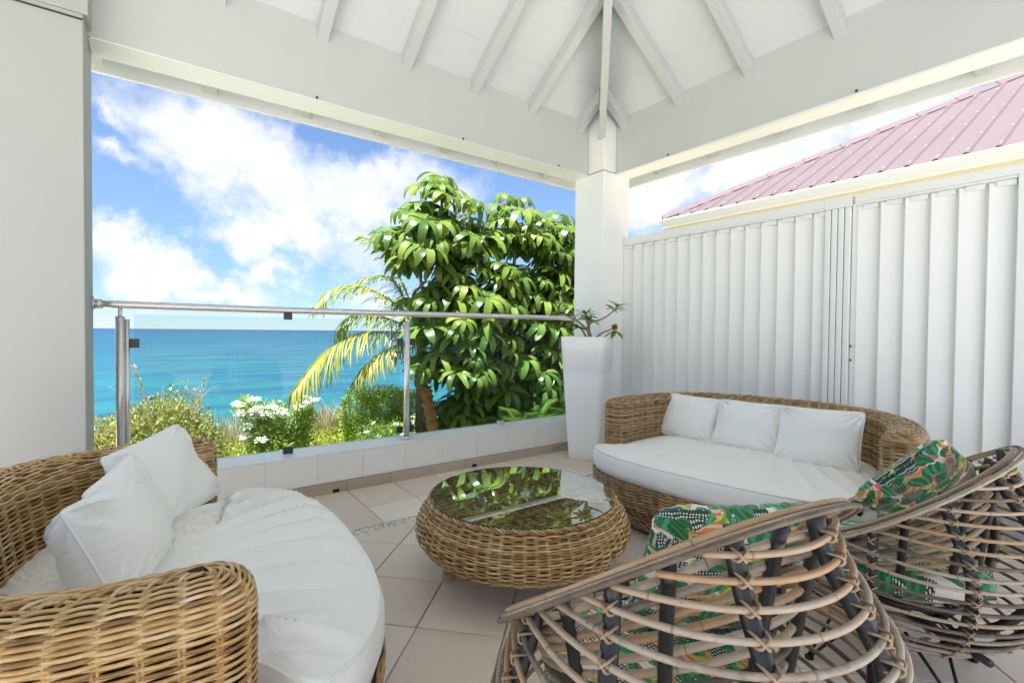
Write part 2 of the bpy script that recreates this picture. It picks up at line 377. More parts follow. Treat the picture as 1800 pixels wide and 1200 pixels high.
def f_sea(t):
    g = t.add('ShaderNodeNewGeometry').outputs['Position']
    st = t.add('ShaderNodeMapping', {'Vector': g, 'Rotation': (0, 0, .7), 'Scale': (.010, .045, 1)}).outputs[0]
    n = t.noise(st, 1.0, 6, .62, dist=.4)
    far = t.add('ShaderNodeMapping', {'Vector': g, 'Rotation': (0, 0, .6), 'Scale': (.0006, .004, 1)}).outputs[0]
    n2 = t.noise(far, 1.0, 5, .55)
    ln = t.add('ShaderNodeVectorMath', {0: g}, operation='LENGTH').outputs['Value']
    dp = t.math('DIVIDE', t.math('LOGARITHM', t.math('ADD', ln, 1.0), 10.0), 4.6)       # depth of the water grows offshore
    x = t.math('ADD', dp, t.math('MULTIPLY', t.math('SUBTRACT', n2, .5), .16))
    x = t.math('ADD', x, t.math('MULTIPLY', t.math('SUBTRACT', n, .5), 1.3))
    cc = t.ramp(x, [(.36, (.012, .105, .120)), (.52, (.011, .088, .122)), (.68, (.009, .058, .108)), (.86, (.008, .036, .092))])
    # pale streaks of broken ripples
    sk = t.noise(t.add('ShaderNodeMapping', {'Vector': g, 'Rotation': (0, 0, .62), 'Scale': (.012, .16, 1)}).outputs[0], 1.0, 8, .7, dist=.3)
    cc = t.mix(t.math('MULTIPLY', t.math('SUBTRACT', sk, .56, clamp=True), 3.2, clamp=True), cc, (.045, .16, .18))
    cc = t.mix(t.math('MULTIPLY', t.math('SUBTRACT', .44, sk, clamp=True), 3.0, clamp=True), cc, (.006, .055, .09))
    wv = t.noise(t.add('ShaderNodeMapping', {'Vector': g, 'Rotation': (0, 0, .7), 'Scale': (.25, .9, 1)}).outputs[0], 1.0, 7, .65)
    return bsdf(t, cc, .45, bump=wv, bstr=.8, bdist=.5, Specular_IOR_Level=.12)
M_SEA = mat('sea_water', f_sea)
M_GROUND = mat('garden_soil', lambda t: bsdf(t, t.mix(t.noise(objc(t), 2, 6, .6), (.36, .30, .19), (.55, .48, .32)), .95, bump=t.noise(objc(t), 12, 6), bstr=.6, bdist=.05))
M_ROOFP = mat('pink_roof_sheet_paint', lambda t: bsdf(t, t.mix(t.noise(objc(t), 1.3, 5), (.105, .075, .080), (.130, .096, .100)), .55))
M_ROOFD = mat('pink_ridge_cap_paint', lambda t: bsdf(t, (.085, .05, .06), .55))
M_GUTTER = mat('white_gutter', lambda t: bsdf(t, (.82, .83, .82), .3))
M_CREAM = mat('cream_fascia_paint', lambda t: bsdf(t, (.78, .74, .58), .6))
M_SCREW = mat('screw_cap', lambda t: bsdf(t, (.5, .48, .48), .5))

# ------------------------------------------------------------------ ground and sea
m = MB()
xs = np.concatenate([np.linspace(-60, -8, 14), np.linspace(-7, 12, 58), np.linspace(14, 70, 12)])
ys = np.concatenate([np.linspace(-40, -4, 8), np.linspace(-3, 3.7, 8), np.linspace(3.9, 14, 40), np.linspace(15, 60, 18)])
X, Y = np.meshgrid(xs, ys, indexing='ij')
edge = 8.3 + .35*vnoise(np.stack([X*.8, X*0], -1), 3) + np.clip((X-1.9)*.45, -1.4, 3)
Z = np.where(Y < 3.65, -.22, -.5 - .04*np.clip(Y-3.65, 0, 3)) + .03*vnoise(np.stack([X*1.7, Y*1.7], -1), 5)*(Y > 3.65)
Z = Z - np.where(Y > edge, (Y-edge)*.8, 0)
Z = np.maximum(Z, -40)
m.grid(np.stack([X, Y, Z], -1)); gnd = tag(link('ground', m.mesh('ground', True), M_GROUND), kind='structure')
m = MB(); S_ = 30000.0
sx = np.array([-S_, -6000, -1500, -400, -100, 0, 100, 400, 1500, 6000, S_]); sy = np.array([25, 60, 120, 300, 800, 2500, 8000, 20000, S_*1.2])
X, Y = np.meshgrid(sx, sy, indexing='ij'); m.grid(np.stack([X, Y, X*0-26.0], -1))
tag(link('sea', m.mesh('sea'), M_SEA), kind='structure')

# ------------------------------------------------------------------ terrace floor
floor = boxobj('floor', (-7, -8.0, -.2), (3.62, 3.60, -.008), M_GROUT, bev=0); tag(floor, kind='structure')
def clip_poly(P, ax, val, keep_less):
    out = []
    for i in range(len(P)):
        a, b = P[i], P[(i+1) % len(P)]
        ia = (a[ax] <= val) == keep_less; ib = (b[ax] <= val) == keep_less
        if ia: out.append(a)
        if ia != ib:
            t_ = (val-a[ax])/(b[ax]-a[ax]); out.append((a[0]+(b[0]-a[0])*t_, a[1]+(b[1]-a[1])*t_))
    return out
def prism(P, z0, z1, ch=.0025):
    """convex polygon prism with a chamfered upper edge"""
    c = np.mean(P, 0); P = np.array(P); n = len(P); m_ = MB()
    inner = c + (P-c)*(1-ch/(np.linalg.norm(P-c, axis=1).mean()))
    V = np.vstack([np.c_[P, np.full(n, z0)], np.c_[P, np.full(n, z1-ch)], np.c_[inner, np.full(n, z1)]])
    Q = []; T = []
    for i in range(n):
        j = (i+1) % n; Q += [(i, j, n+j, n+i), (n+i, n+j, 2*n+j, 2*n+i)]
    for i in range(1, n-1): T.append((2*n, 2*n+i, 2*n+i+1))
    m_.put(V, Q, T); return m_
G = .0027
u = np.array([math.cos(R(45)), math.sin(R(45))]); v = np.array([-u[1], u[0]]); PT = .3295
node = np.array([1.011, 1.872]); shared = None; ntile = 0
for i in range(-14, 14):
    for j in range(-14, 14):
        o = node + u*PT*i + v*PT*j; P = [o+u*G+v*G, o+u*(PT-G)+v*G, o+u*(PT-G)+v*(PT-G), o+u*G+v*(PT-G)]
        P = [tuple(q) for q in P]; full = list(P)
        for ax, val, less in ((1, 2.572, True), (0, 3.50, True), (1, -.9, False), (0, -1.6, False)):
            P = clip_poly(P, ax, val, less)
            if len(P) < 3: break
        if len(P) < 3: continue
        c = np.mean(P, 0)
        # keep only what the picture could see
        d = c[0]*math.cos(yaw)+c[1]*math.sin(yaw)
        if d < -.05: continue
        dz = random.uniform(-.0006, .0006)
        if P == full:
            if shared is None:
                cc0 = np.mean(full, 0); shared = prism([(q[0]-cc0[0], q[1]-cc0[1]) for q in full], -.007, 0).mesh('floor_tile')
            t_ = link('tile', shared, M_TILE, floor, (c[0], c[1], dz))
        else:
            t_ = link('tile', prism([(q[0]-c[0], q[1]-c[1]) for q in P], -.007, 0).mesh('floor_tile_cut'), M_TILE, floor, (c[0], c[1], dz))
        ntile += 1
bt = None
for (a_, b_) in (((-6.9, -7.9), (3.5, -.93)), ((-6.9, -.92), (-1.63, 3.3))):
    boxobj('bounce_paving', (a_[0], a_[1], -.0075), (b_[0], b_[1], 0), M_PAVE if b_[1] > 0 else M_PAVE2, floor, bev=0)  # unseen slabs, extended and kept pale so they bounce fill light indoors
for (ya, yb) in ((2.652, 2.933), (2.938, 3.335)):
    for k in range(-8, 9):
        xa = 1.06 + .3295*k + G; xb = xa + .3295 - 2*G
        if xa > 3.5 or xb < -1.6: continue
        xb = min(xb, 3.5); c = ((xa+xb)/2, (ya+yb)/2)
        link('tile', prism([(xa-c[0], ya-c[1]), (xb-c[0], ya-c[1]), (xb-c[0], yb-c[1]), (xa-c[0], yb-c[1])], -.007, 0).mesh('border_tile'), M_TILE, floor, (c[0], c[1], random.uniform(-.0005, .0005)))
m = MB(); x = -1.2
ico_v = np.array([(1,0,0),(-1,0,0),(0,1,0),(0,-1,0),(0,0,1)], float); ico_t = [(0,2,4),(2,1,4),(1,3,4),(3,0,4)]
a8 = np.arange(8)/8*2*np.pi
while x < 3.5:
    for row in range(4):
        px = x + random.uniform(-.006, .006); py = 2.583 + row*.0185 + random.uniform(-.003, .003)
        la = random.uniform(.008, .014); lb = random.uniform(.0045, .007); an = random.choice((0.6, -.6, .3, -.3, .9)) + random.uniform(-.2, .2)
        V = [(px+la*math.cos(t_)*math.cos(an)-lb*math.sin(t_)*math.sin(an), py+la*math.cos(t_)*math.sin(an)+lb*math.sin(t_)*math.cos(an), -.008) for t_ in a8]
        V2 = [(px+(q[0]-px)*.75, py+(q[1]-py)*.75, -.001) for q in V]
        m.put(V+V2, [(i, (i+1) % 8, 8+(i+1) % 8, 8+i) for i in range(8)] + [(8, 9, 10, 15), (10, 11, 14, 15), (11, 12, 13, 14)], tone=random.random())
    x += .021
tag(link('pebble_strip', m.mesh('pebble_strip', True), M_PEBBLE, floor), kind='stuff')

# ------------------------------------------------------------------ low wall under the railing
lw = thing('low_wall', 'low cream tiled parapet wall below the glass railing on the sea side', 'wall', (1.5, 3.45, 0))
def under(par, o):
    o.parent = par; o.matrix_parent_inverse = Matrix.Translation(-Vector(par.location)) if par.rotation_euler[2] == 0 else par.matrix_world.inverted(); return o
def P_(par, o): return under(par, o)
def sub(part, o):
    """make o a sub-part; both were modelled in place"""
    o.parent = part; o.matrix_parent_inverse = part.matrix_basis.inverted(); return o
P_(lw, boxobj('wall_core', (-.60, 3.345, -.5), (3.6, 3.60, .262), M_WALLP, bev=0))
js = [1.174+.3105*k for k in range(-6, 9)]
for k in range(len(js)-1):
    xa, xb = js[k]+.0007, min(js[k+1]-.0007, 3.50)
    if xa > 3.45: break
    P_(lw, boxobj('wall_tile', (xa, 3.3355, .076), (xb, 3.346, .2625), M_CLAD, bev=.0012))
    P_(lw, boxobj('coping_tile', (xa, 3.3335, .2635), (xb, 3.603, .274), M_COPE, bev=.0025))
js = [1.06+.3115*k for k in range(-6, 9)]
for k in range(len(js)-1):
    xa, xb = js[k]+.0015, min(js[k+1]-.0015, 3.50)
    if xa > 3.45: break
    P_(lw, boxobj('skirting_tile', (xa, 3.327, -.004), (xb, 3.345, .0735), M_SKIRT, bev=.0015))
for xw in (.983, 2.083):
    P_(lw, boxobj('weep_hole', (xw-.022, 3.3245, .004), (xw+.022, 3.3275, .026), M_BLACK, bev=0))
# low wall under the louvres
lv = thing('low_wall', 'low white step wall with beige tiled ledge under the louvre screen', 'wall', (3.6, 1.0, 0))
P_(lv, boxobj('wall_core', (3.53, -5.0, -.2), (3.80, 3.14, .222), M_WALLP, bev=.003))
P_(lv, boxobj('upper_step', (3.615, -5.0, .2225), (3.80, 3.14, .318), M_WALLP, bev=.003))
for k in range(20):
    yb = 3.138-.3115*k
    P_(lv, boxobj('ledge_tile', (3.518, yb-.309, .2235), (3.613, yb, .243), M_SKIRT, bev=.002))
    P_(lv, boxobj('skirting_tile', (3.519, yb-.309, -.004), (3.5295, yb, .0735), M_SKIRT, bev=.002))

# ------------------------------------------------------------------ columns and left wall
cc = thing('corner_column', 'square white column in the far corner behind the tall planter', 'column', (3.527, 3.327, 0))
P_(cc, boxobj('shaft', (3.346, 3.142, -.2), (3.708, 3.512, 3.0915), M_COL, bev=.004))
P_(cc, boxobj('column_head', (3.346, 3.142, 3.0925), (3.505, 3.325, 3.20), M_COL, bev=0))
P_(cc, boxobj('flashing_strip', (3.3405, 3.1365, 2.598), (3.3445, 3.33, 2.602), M_CLAMP, bev=0))
P_(cc, boxobj('flashing_strip', (3.3405, 3.1365, 2.598), (3.51, 3.1405, 2.602), M_CLAMP, bev=0))
lc = thing('left_column', 'broad white column filling the left edge behind the near wicker sofa', 'column', (-.47, 3.35, 0))
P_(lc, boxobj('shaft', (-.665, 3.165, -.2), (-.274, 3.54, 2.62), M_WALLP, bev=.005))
P_(lc, boxobj('flashing_strip', (-.665, 3.1585, 2.588), (-.274, 3.1635, 2.595), M_CLAMP, bev=0))

# ------------------------------------------------------------------ roof
rf = thing('terrace_roof', 'white painted hipped timber roof of exposed rafters over the terrace', 'roof', (0, 0, 2.6))
S = .65; ZE = 3.093; XE, YE = 3.51, 3.33; XW, YS = -1.0, -.6
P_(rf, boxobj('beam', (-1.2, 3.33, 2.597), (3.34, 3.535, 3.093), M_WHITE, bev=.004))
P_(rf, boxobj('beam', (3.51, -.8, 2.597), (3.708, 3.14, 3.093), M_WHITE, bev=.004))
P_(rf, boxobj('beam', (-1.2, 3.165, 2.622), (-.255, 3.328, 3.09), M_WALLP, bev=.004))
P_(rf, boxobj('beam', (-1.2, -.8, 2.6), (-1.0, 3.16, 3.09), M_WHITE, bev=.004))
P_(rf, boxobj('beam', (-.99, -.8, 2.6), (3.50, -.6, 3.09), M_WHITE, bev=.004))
P_(rf, boxobj('drip_strip', (-.26, 3.327, 2.589), (3.34, 3.345, 2.596), M_LOUVRE, bev=0))
P_(rf, boxobj('drip_strip', (3.507, -.78, 2.586), (3.545, 3.14, 2.596), M_LOUVRE, bev=0))
P_(rf, boxobj('lit_soffit_strip', (-.27, 3.3455, 2.5885), (3.344, 3.537, 2.5965), M_COL, bev=0))  # added strip; bounce light on the beam underside is put into its lighter white
P_(rf, boxobj('lit_soffit_strip', (3.5455, -.78, 2.5885), (3.7095, 3.14, 2.5965), M_COL, bev=0))
for px_ in (.85, 1.95, 2.95):
    P_(rf, boxobj('hook', (px_, 3.318, 2.603), (px_+.012, 3.329, 2.615), M_CLAMP, bev=0))
for py_ in (2.55, 1.18):
    P_(rf, boxobj('hook', (3.498, py_, 2.603), (3.509, py_+.012, 2.615), M_CLAMP, bev=0))
hs = (YE-YS)/2; zr = ZE+S*hs; RX1, RX0 = XE-hs, XW+hs; yr = (YE+YS)/2
# deck boards: strips parallel to the eave
def deck(e0, e1, r0, r1, nrm_out, nb, ov=.60):
    """boards between eave line e0-e1 and ridge line r0-r1, carried beyond the eave by ov"""
    e0, e1, r0, r1 = map(lambda q: np.array(q, float), (e0, e1, r0, r1))
    d0 = r0-e0; d1 = r1-e1; hyp = np.array(nrm_out, float)
    L = np.linalg.norm(np.array([hyp[0], hyp[1], -S])); tstart = -ov/hs
    ts = np.linspace(tstart, 1, nb+1); up = np.cross(e1-e0, d0); up /= np.linalg.norm(up); up = up if up[2] > 0 else -up
    for a, b in zip(ts[:-1], ts[1:]):
        b2 = b-.0004
        q = [e0+d0*a, e1+d1*a, e1+d1*b2, e0+d0*b2]
        mm = MB(); V = np.array(q + [x_+up*.022 for x_ in q]); mm.put(V, [(0,3,2,1),(4,5,6,7),(0,1,5,4),(1,2,6,5),(2,3,7,6),(3,0,4,7)])
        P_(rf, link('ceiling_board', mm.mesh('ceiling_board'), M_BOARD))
    mm = MB(); q = [e0+d0*tstart, e1+d1*tstart, e1+d1, e0+d0]; mm.put(np.array([x_+up*.026 for x_ in q]+[x_+up*.05 for x_ in q]), [(0,3,2,1),(4,5,6,7),(0,1,5,4),(1,2,6,5),(2,3,7,6),(3,0,4,7)])
    P_(rf, link('roof_covering', mm.mesh('roof_covering'), M_BOARD))
A, B, C_, D = (XW, YS, ZE), (XE, YS, ZE), (XE, YE, ZE), (XW, YE, ZE); R0, R1 = (RX0, yr, zr), (RX1, yr, zr)
deck(D, C_, R0, R1, (0, 1), 6); deck(B, C_, R1, R1, (1, 0), 6); deck(A, B, R0, R1, (0, -1), 6); deck(A, D, R0, R0, (-1, 0), 6)
def rafter(p0, dirxy, length, wd=.07, dp=.105, name='rafter', drop=0.0, ov=.56, endcut=True):
    """p0 on the deck underside at the eave line; runs up along dirxy*(length) in plan, tail ov outwards"""
    d = np.array(dirxy, float); s_ = S*(1 if abs(abs(d).sum()-1) < 1e-6 else 1)
    sl_ = S if abs(abs(d[0])+abs(d[1])-1) < 1e-6 else S
    side = np.array([-d[1], d[0]])/np.hypot(*d)*wd/2
    pts = []
    for t_ in (-ov, length):
        for s2 in (-1, 1):
            for z_ in (0, -dp):
                pts.append((p0[0]+d[0]*t_+side[0]*s2, p0[1]+d[1]*t_+side[1]*s2, p0[2]+sl_*t_+z_-.001-drop))
    mm = MB(); mm.put(pts, [(0,1,3,2),(4,6,7,5),(0,4,5,1),(2,3,7,6),(0,2,6,4),(1,5,7,3)])
    return P_(rf, bevel(link(name, mm.mesh(name), M_WHITE), .004, 2))
for k in range(11):
    xk = 3.225-.583*k
    if xk < XW+.1: break
    ln = min(XE-xk, hs, xk-XW)
    rafter((xk, YE, ZE), (0, -1), max(ln, .05)-.02, ov=.50)
for k in range(10):
    yk = 3.035-.583*k
    if yk < YS+.1: break
    ln = min(YE-yk, hs, yk-YS)
    rafter((XE, yk, ZE), (-1, 0), max(ln, .05)-.02, ov=.50)
rafter((XE, YE, ZE), (-1, -1), hs, .06, .31, 'hip_rafter', ov=-.16)
rafter((XE, YS, ZE), (-1, 1), hs, .06, .215, 'hip_rafter', ov=-.1)
P_(rf, boxobj('ridge_beam', (RX0, yr-.03, zr-.26), (RX1+.1, yr+.03, zr-.02), M_WHITE, bev=.004))
def fascia(a, b): P_(rf, boxobj('fascia', a, b, M_COL, bev=.003))  # fascia takes the lighter white, with bounce light put into the colour
fascia((-1.5, 3.868, 2.640), (4.08, 3.893, 2.80)); fascia((4.060, -1.2, 2.635), (4.085, 3.865, 2.80))
# back posts (behind the viewer)
for (bx, by) in ((3.45, -.85), (-1.25, -.85)):
    bc = thing('back_column', 'white square column carrying the roof behind the viewer' if bx > 0 else 'white square column at the rear left behind the viewer', 'column', (bx+.15, by+.15, 0))
    P_(bc, boxobj('shaft', (bx, by, -.2), (bx+.3, by+.3, 2.597), M_WHITE, bev=.004))

# ------------------------------------------------------------------ railing
rl = thing('glass_railing', 'stainless steel railing with clear glass panels on the low wall facing the sea', 'railing', (1.5, 3.47, .27))
rail_pts = np.array([(-.272, 3.487, 1.231), (.5, 3.487, 1.227), (1.2, 3.487, 1.2285), (2.2, 3.487, 1.233), (3.344, 3.487, 1.2375)])
m = MB(); m.tube(catmull(rail_pts, 8), .0215, 16); hr_ = P_(rl, link('handrail', m.mesh('handrail', True), M_STEEL))
m = MB(); m.tube([(-.2735, 3.487, 1.231), (-.266, 3.487, 1.231)], .038, 24); m.tube([(-.266, 3.487, 1.231), (-.232, 3.487, 1.231)], .0262, 24)
sub(hr_, link('wall_flange', m.mesh('wall_flange', True), M_STEEL))
m = MB(); m.tube([(3.345, 3.487, 1.2375), (3.338, 3.487, 1.2375)], .038, 24); sub(hr_, link('wall_flange', m.mesh('wall_flange', True), M_STEEL))
def clamp(x_, y_, z_, wd=.045, h_=.05, mt=M_CLAMP, par=None):
    o = boxobj('clamp', (x_-wd/2, y_-.014, z_-h_/2), (x_+wd/2, y_+.014, z_+h_/2), mt, bev=.003); (sub(par, o) if par else P_(rl, o)); return o
for (xp, yp, zt) in ((-.155, 3.462, 1.165), (1.549, 3.455, 1.165)):
    m = MB(); m.tube([(xp, yp, .276), (xp, yp, zt)], .0215, 20)
    po_ = P_(rl, link('post', m.mesh('post', True), M_STEEL))
    m = MB(); m.tube([(xp, yp, zt), (xp, yp+.006, zt+.02), (xp, 3.483, 1.216)], .010, 12); sub(po_, link('post_neck', m.mesh('post_neck', True), M_STEEL))
    m = MB(); m.tube([(xp, yp, .274), (xp, yp, .292)], .031, 20); sub(po_, link('post_foot', m.mesh('post_foot', True), M_STEEL))
    if xp < 0:
        m = MB(); m.tube([(xp+.030, yp+.012, .276), (xp+.030, yp+.012, 1.150)], .012, 14); sub(po_, link('post_channel', m.mesh('post_channel', True), M_STEEL))
posts_ = [o for o in rl.children if o.name.startswith('post')]
for (xp, sides), po_ in zip(((-.155, (1,)), (1.549, (-1, 1))), posts_):
    for s2 in sides:
        for zc in (1.015, .345):
            clamp(xp+s2*.046 if xp > 0 else xp+.062, 3.478, zc, par=po_)
for xc in (.713, 2.447):
    clamp(xc, 3.482, 1.187, .05, .042); clamp(xc, 3.482, .296, .06, .045, M_STEEL if xc > 2 else M_CLAMP)
for (xa, xb) in ((-.095, 1.505), (1.592, 3.335)):
    P_(rl, boxobj('glass_panel', (xa, 3.4865, .290), (xb, 3.4945, 1.178), M_GLASS, bev=0))

# ------------------------------------------------------------------ louvre screens
def louvre(label, y_hi, y_lo, spacing, n, ztop=2.004, first=None):
    t_ = thing('louvre_screen', label, 'louvre screen', (3.66, (y_hi+y_lo)/2, .32))
    P_(t_, boxobj('top_rail', (3.628, y_lo, 1.945), (3.70, y_hi, ztop), M_LOUVRE, bev=.004))
    P_(t_, boxobj('top_rail_lip', (3.622, y_lo, 1.929), (3.70, y_hi, 1.9435), M_LOUVRE, bev=.003))
    P_(t_, boxobj('bottom_rail', (3.628, y_lo, .322), (3.70, y_hi, .385), M_LOUVRE, bev=.004))
    sm = None; an = R(18.5)
    for k in range(n):
        yk = first - spacing*k
        if sm is None:
            mm = MB(); Mx = np.eye(4); Mx[:3, :3] = np.array([[math.cos(an), -math.sin(an), 0], [math.sin(an), math.cos(an), 0], [0, 0, 1]])
            mm.box((0, -.150, 0), (.017, 0, 1.535), M_=Mx); sm = mm.mesh('louvre_slat')
            m2 = MB(); m2.box((.001, -.105, 1.505), (.03, -.03, 1.5345)); s3 = m2.mesh('slat_bracket')
        o = link('slat', sm, M_LOUVRE, None, (3.634, yk, .39)); bevel(o, .0035, 2); P_(t_, o)
        o2 = link('slat_bracket', s3, M_LOUVRE, None, (3.632, yk, .392)); sub(o, o2)
    return t_
L1 = louvre('long white vertical louvre screen behind the three-cushion sofa, next to the corner column', 3.139, 1.395, .1195, 15, first=3.137)
P_(L1, boxobj('rail_extension', (3.622, 1.2385, 1.9305), (3.70, 1.3945, 2.004), M_LOUVRE, bev=.003))
for k in range(4):
    ya = 1.392-.0385*k
    P_(L1, boxobj('post_strip', (3.624, ya-.0335, .322), (3.70, ya, 1.929), M_LOUVRE, bev=.005))
L2 = louvre('white vertical louvre gate right of the grooved post, behind the rattan chairs', 1.222, -.2, .1215, 12, 1.998, first=1.207)
P_(L2, boxobj('end_stile', (3.618, .425, .322), (3.71, .487, 1.944), M_LOUVRE, bev=.004))
hst = P_(L2, boxobj('hinge_stile', (3.641, 1.205, .322), (3.70, 1.2365, 1.944), M_LOUVRE, bev=0))
for z_ in (1.02, .93): sub(hst, boxobj('hinge', (3.632, 1.2265, z_), (3.64, 1.234, z_+.014), M_CLAMP, bev=0))
L3 = louvre('far right continuation of the white louvre screen, past the picture edge', -.26, -2.6, .1215, 18, 1.998, first=-.3)

# ------------------------------------------------------------------ wicker
def resample(P, n, closed=True):
    Q = np.vstack([P, P[:1]]) if closed else P
    d = np.r_[0, np.cumsum(np.linalg.norm(np.diff(Q, axis=0), axis=1))]
    t_ = np.linspace(0, d[-1], n, endpoint=not closed)
    return np.stack([np.interp(t_, d, Q[:, k]) for k in range(Q.shape[1])], -1)
def flip_sign(loops, N):
    """+1 when N points out of the closed loops"""
    P = loops[0]; a_ = np.sum(P[:, 0]*np.roll(P[:, 1], -1)-P[:, 1]*np.roll(P[:, 0], -1))
    T = np.roll(P, -1, 0)-P; o = np.stack([T[:, 1], -T[:, 0]], -1)*(1 if a_ > 0 else -1)
    k = len(loops)//2
    return 1.0 if np.sum(o*N[k][:, :2]) > 0 else -1.0
def weave(mb, loops, nst, r=.0047, amp=.0042, seg=6, k=5, stake=True, closed=True, pair=.0065, sr=.0036):
    """loops: (rows, n*seg, 3) points of one surface, rows stacked; weaver per row undulating over stakes"""
    rows, npt = loops.shape[:2]
    du = np.roll(loops, -1, 1)-np.roll(loops, 1, 1) if closed else np.gradient(loops, axis=1)
    dv = np.gradient(loops, axis=0)
    N = np.cross(du, dv); N /= np.linalg.norm(N, axis=2)[..., None]+1e-9
    N *= flip_sign(loops, N)
    ph = np.arange(npt)/seg*np.pi
    for i in range(rows):
        off = amp*np.cos(ph + np.pi*(i % 2))
        w_ = np.clip(amp*1.0, 0, 1)
        P = loops[i] + N[i]*off[:, None]
        P += dv[i]*(.05*rng.normal())
        base = rng.uniform(0, 1)
        tn = np.clip(base*.6 + .35*vnoise(np.c_[np.arange(npt)*.03+i*7.3, np.full(npt, i*1.7)], 11)*.5+.2, 0, 1)
        mb.tube(P, r*rng.uniform(.93, 1.07), k, closed=closed, tone=tn, N=N[i], flat=.92)
    if stake:
        tdir = du/(np.linalg.norm(du, axis=2)[..., None]+1e-9)
        for j in range(0, npt, seg):
            jj = (j + seg//2) % npt
            for s2 in (-1, 1):
                P = loops[:, jj] + tdir[:, jj]*pair*s2*.55
                mb.tube(P, sr, 4, tone=rng.uniform(.3, .8))
def core(mb, loops, inset=.008, closed=True):
    du = np.roll(loops, -1, 1)-np.roll(loops, 1, 1); dv = np.gradient(loops, axis=0)
    N = np.cross(du, dv); N /= np.linalg.norm(N, axis=2)[..., None]+1e-9
    mb.grid(loops - N*inset*flip_sign(loops, N), closed_v=closed)

def sofa_shapes(a, b, c, th, nexp=2.6):
    """returns functions: wall_loop(off) closed outline around the U wall at offset 'off'; D outline"""
    t_ = np.linspace(0, np.pi, 241)
    ac, bc = a-th, b-2*th
    U = np.stack([ac*np.sign(np.cos(t_))*np.abs(np.cos(t_))**(2/nexp), -th-bc*np.abs(np.sin(t_))**(2/nexp)], -1)
    U = resample(U, 200, False)
    T = np.gradient(U, axis=0); T /= np.linalg.norm(T, axis=1)[:, None]
    N = np.stack([T[:, 1], -T[:, 0]], -1)       # for U running from +a to -a through the back, this points inward/outward
    if (N[100] @ np.array([0, -1.0])) < 0: N = -N
    def wall(off, tipx=1.0):
        outer = U + N*off; inner = (U - N*off)[::-1]
        e = 2.6
        def cap(cen, tan, nor, flip):
            ang = np.linspace(-np.pi/2, np.pi/2, 13)[1:-1]
            if flip: ang = ang[::-1]*-1
            cs = np.sign(np.cos(ang))*np.abs(np.cos(ang))**(2/e); sn = np.sign(np.sin(ang))*np.abs(np.sin(ang))**(2/e)
            return cen + tan[None]*off*tipx*cs[:, None] + nor[None]*off*sn[:, None]
        capE = cap(U[-1], T[-1], -N[-1], False)
        capS = cap(U[0], -T[0], N[0], False)
        return np.vstack([outer, capE, inner, capS])
    def dee(scale_in=0.0, frontc=c, grow=0.0):
        tb = np.linspace(0, np.pi, 121)
        A_, B_ = a-scale_in, b-scale_in
        back = np.stack([A_*np.sign(np.cos(tb))*np.abs(np.cos(tb))**(2/nexp), -B_*np.abs(np.sin(tb))**(2/nexp)], -1)
        tf = np.linspace(np.pi, 2*np.pi, 121)[1:-1]
        Ff = frontc+grow
        front = np.stack([A_*np.cos(tf)*1.0, -Ff*np.sin(tf)], -1)
        sgn = np.sign(front[:, 0]); ex = 2.5
        front = np.stack([A_*np.sign(np.cos(tf))*np.abs(np.cos(tf))**(2/ex), Ff*np.abs(np.sin(tf))**(2/ex)], -1)
        return np.vstack([back, front])
    return wall, dee, U
def add_z(P, z): return np.c_[P, np.full(len(P), z)]

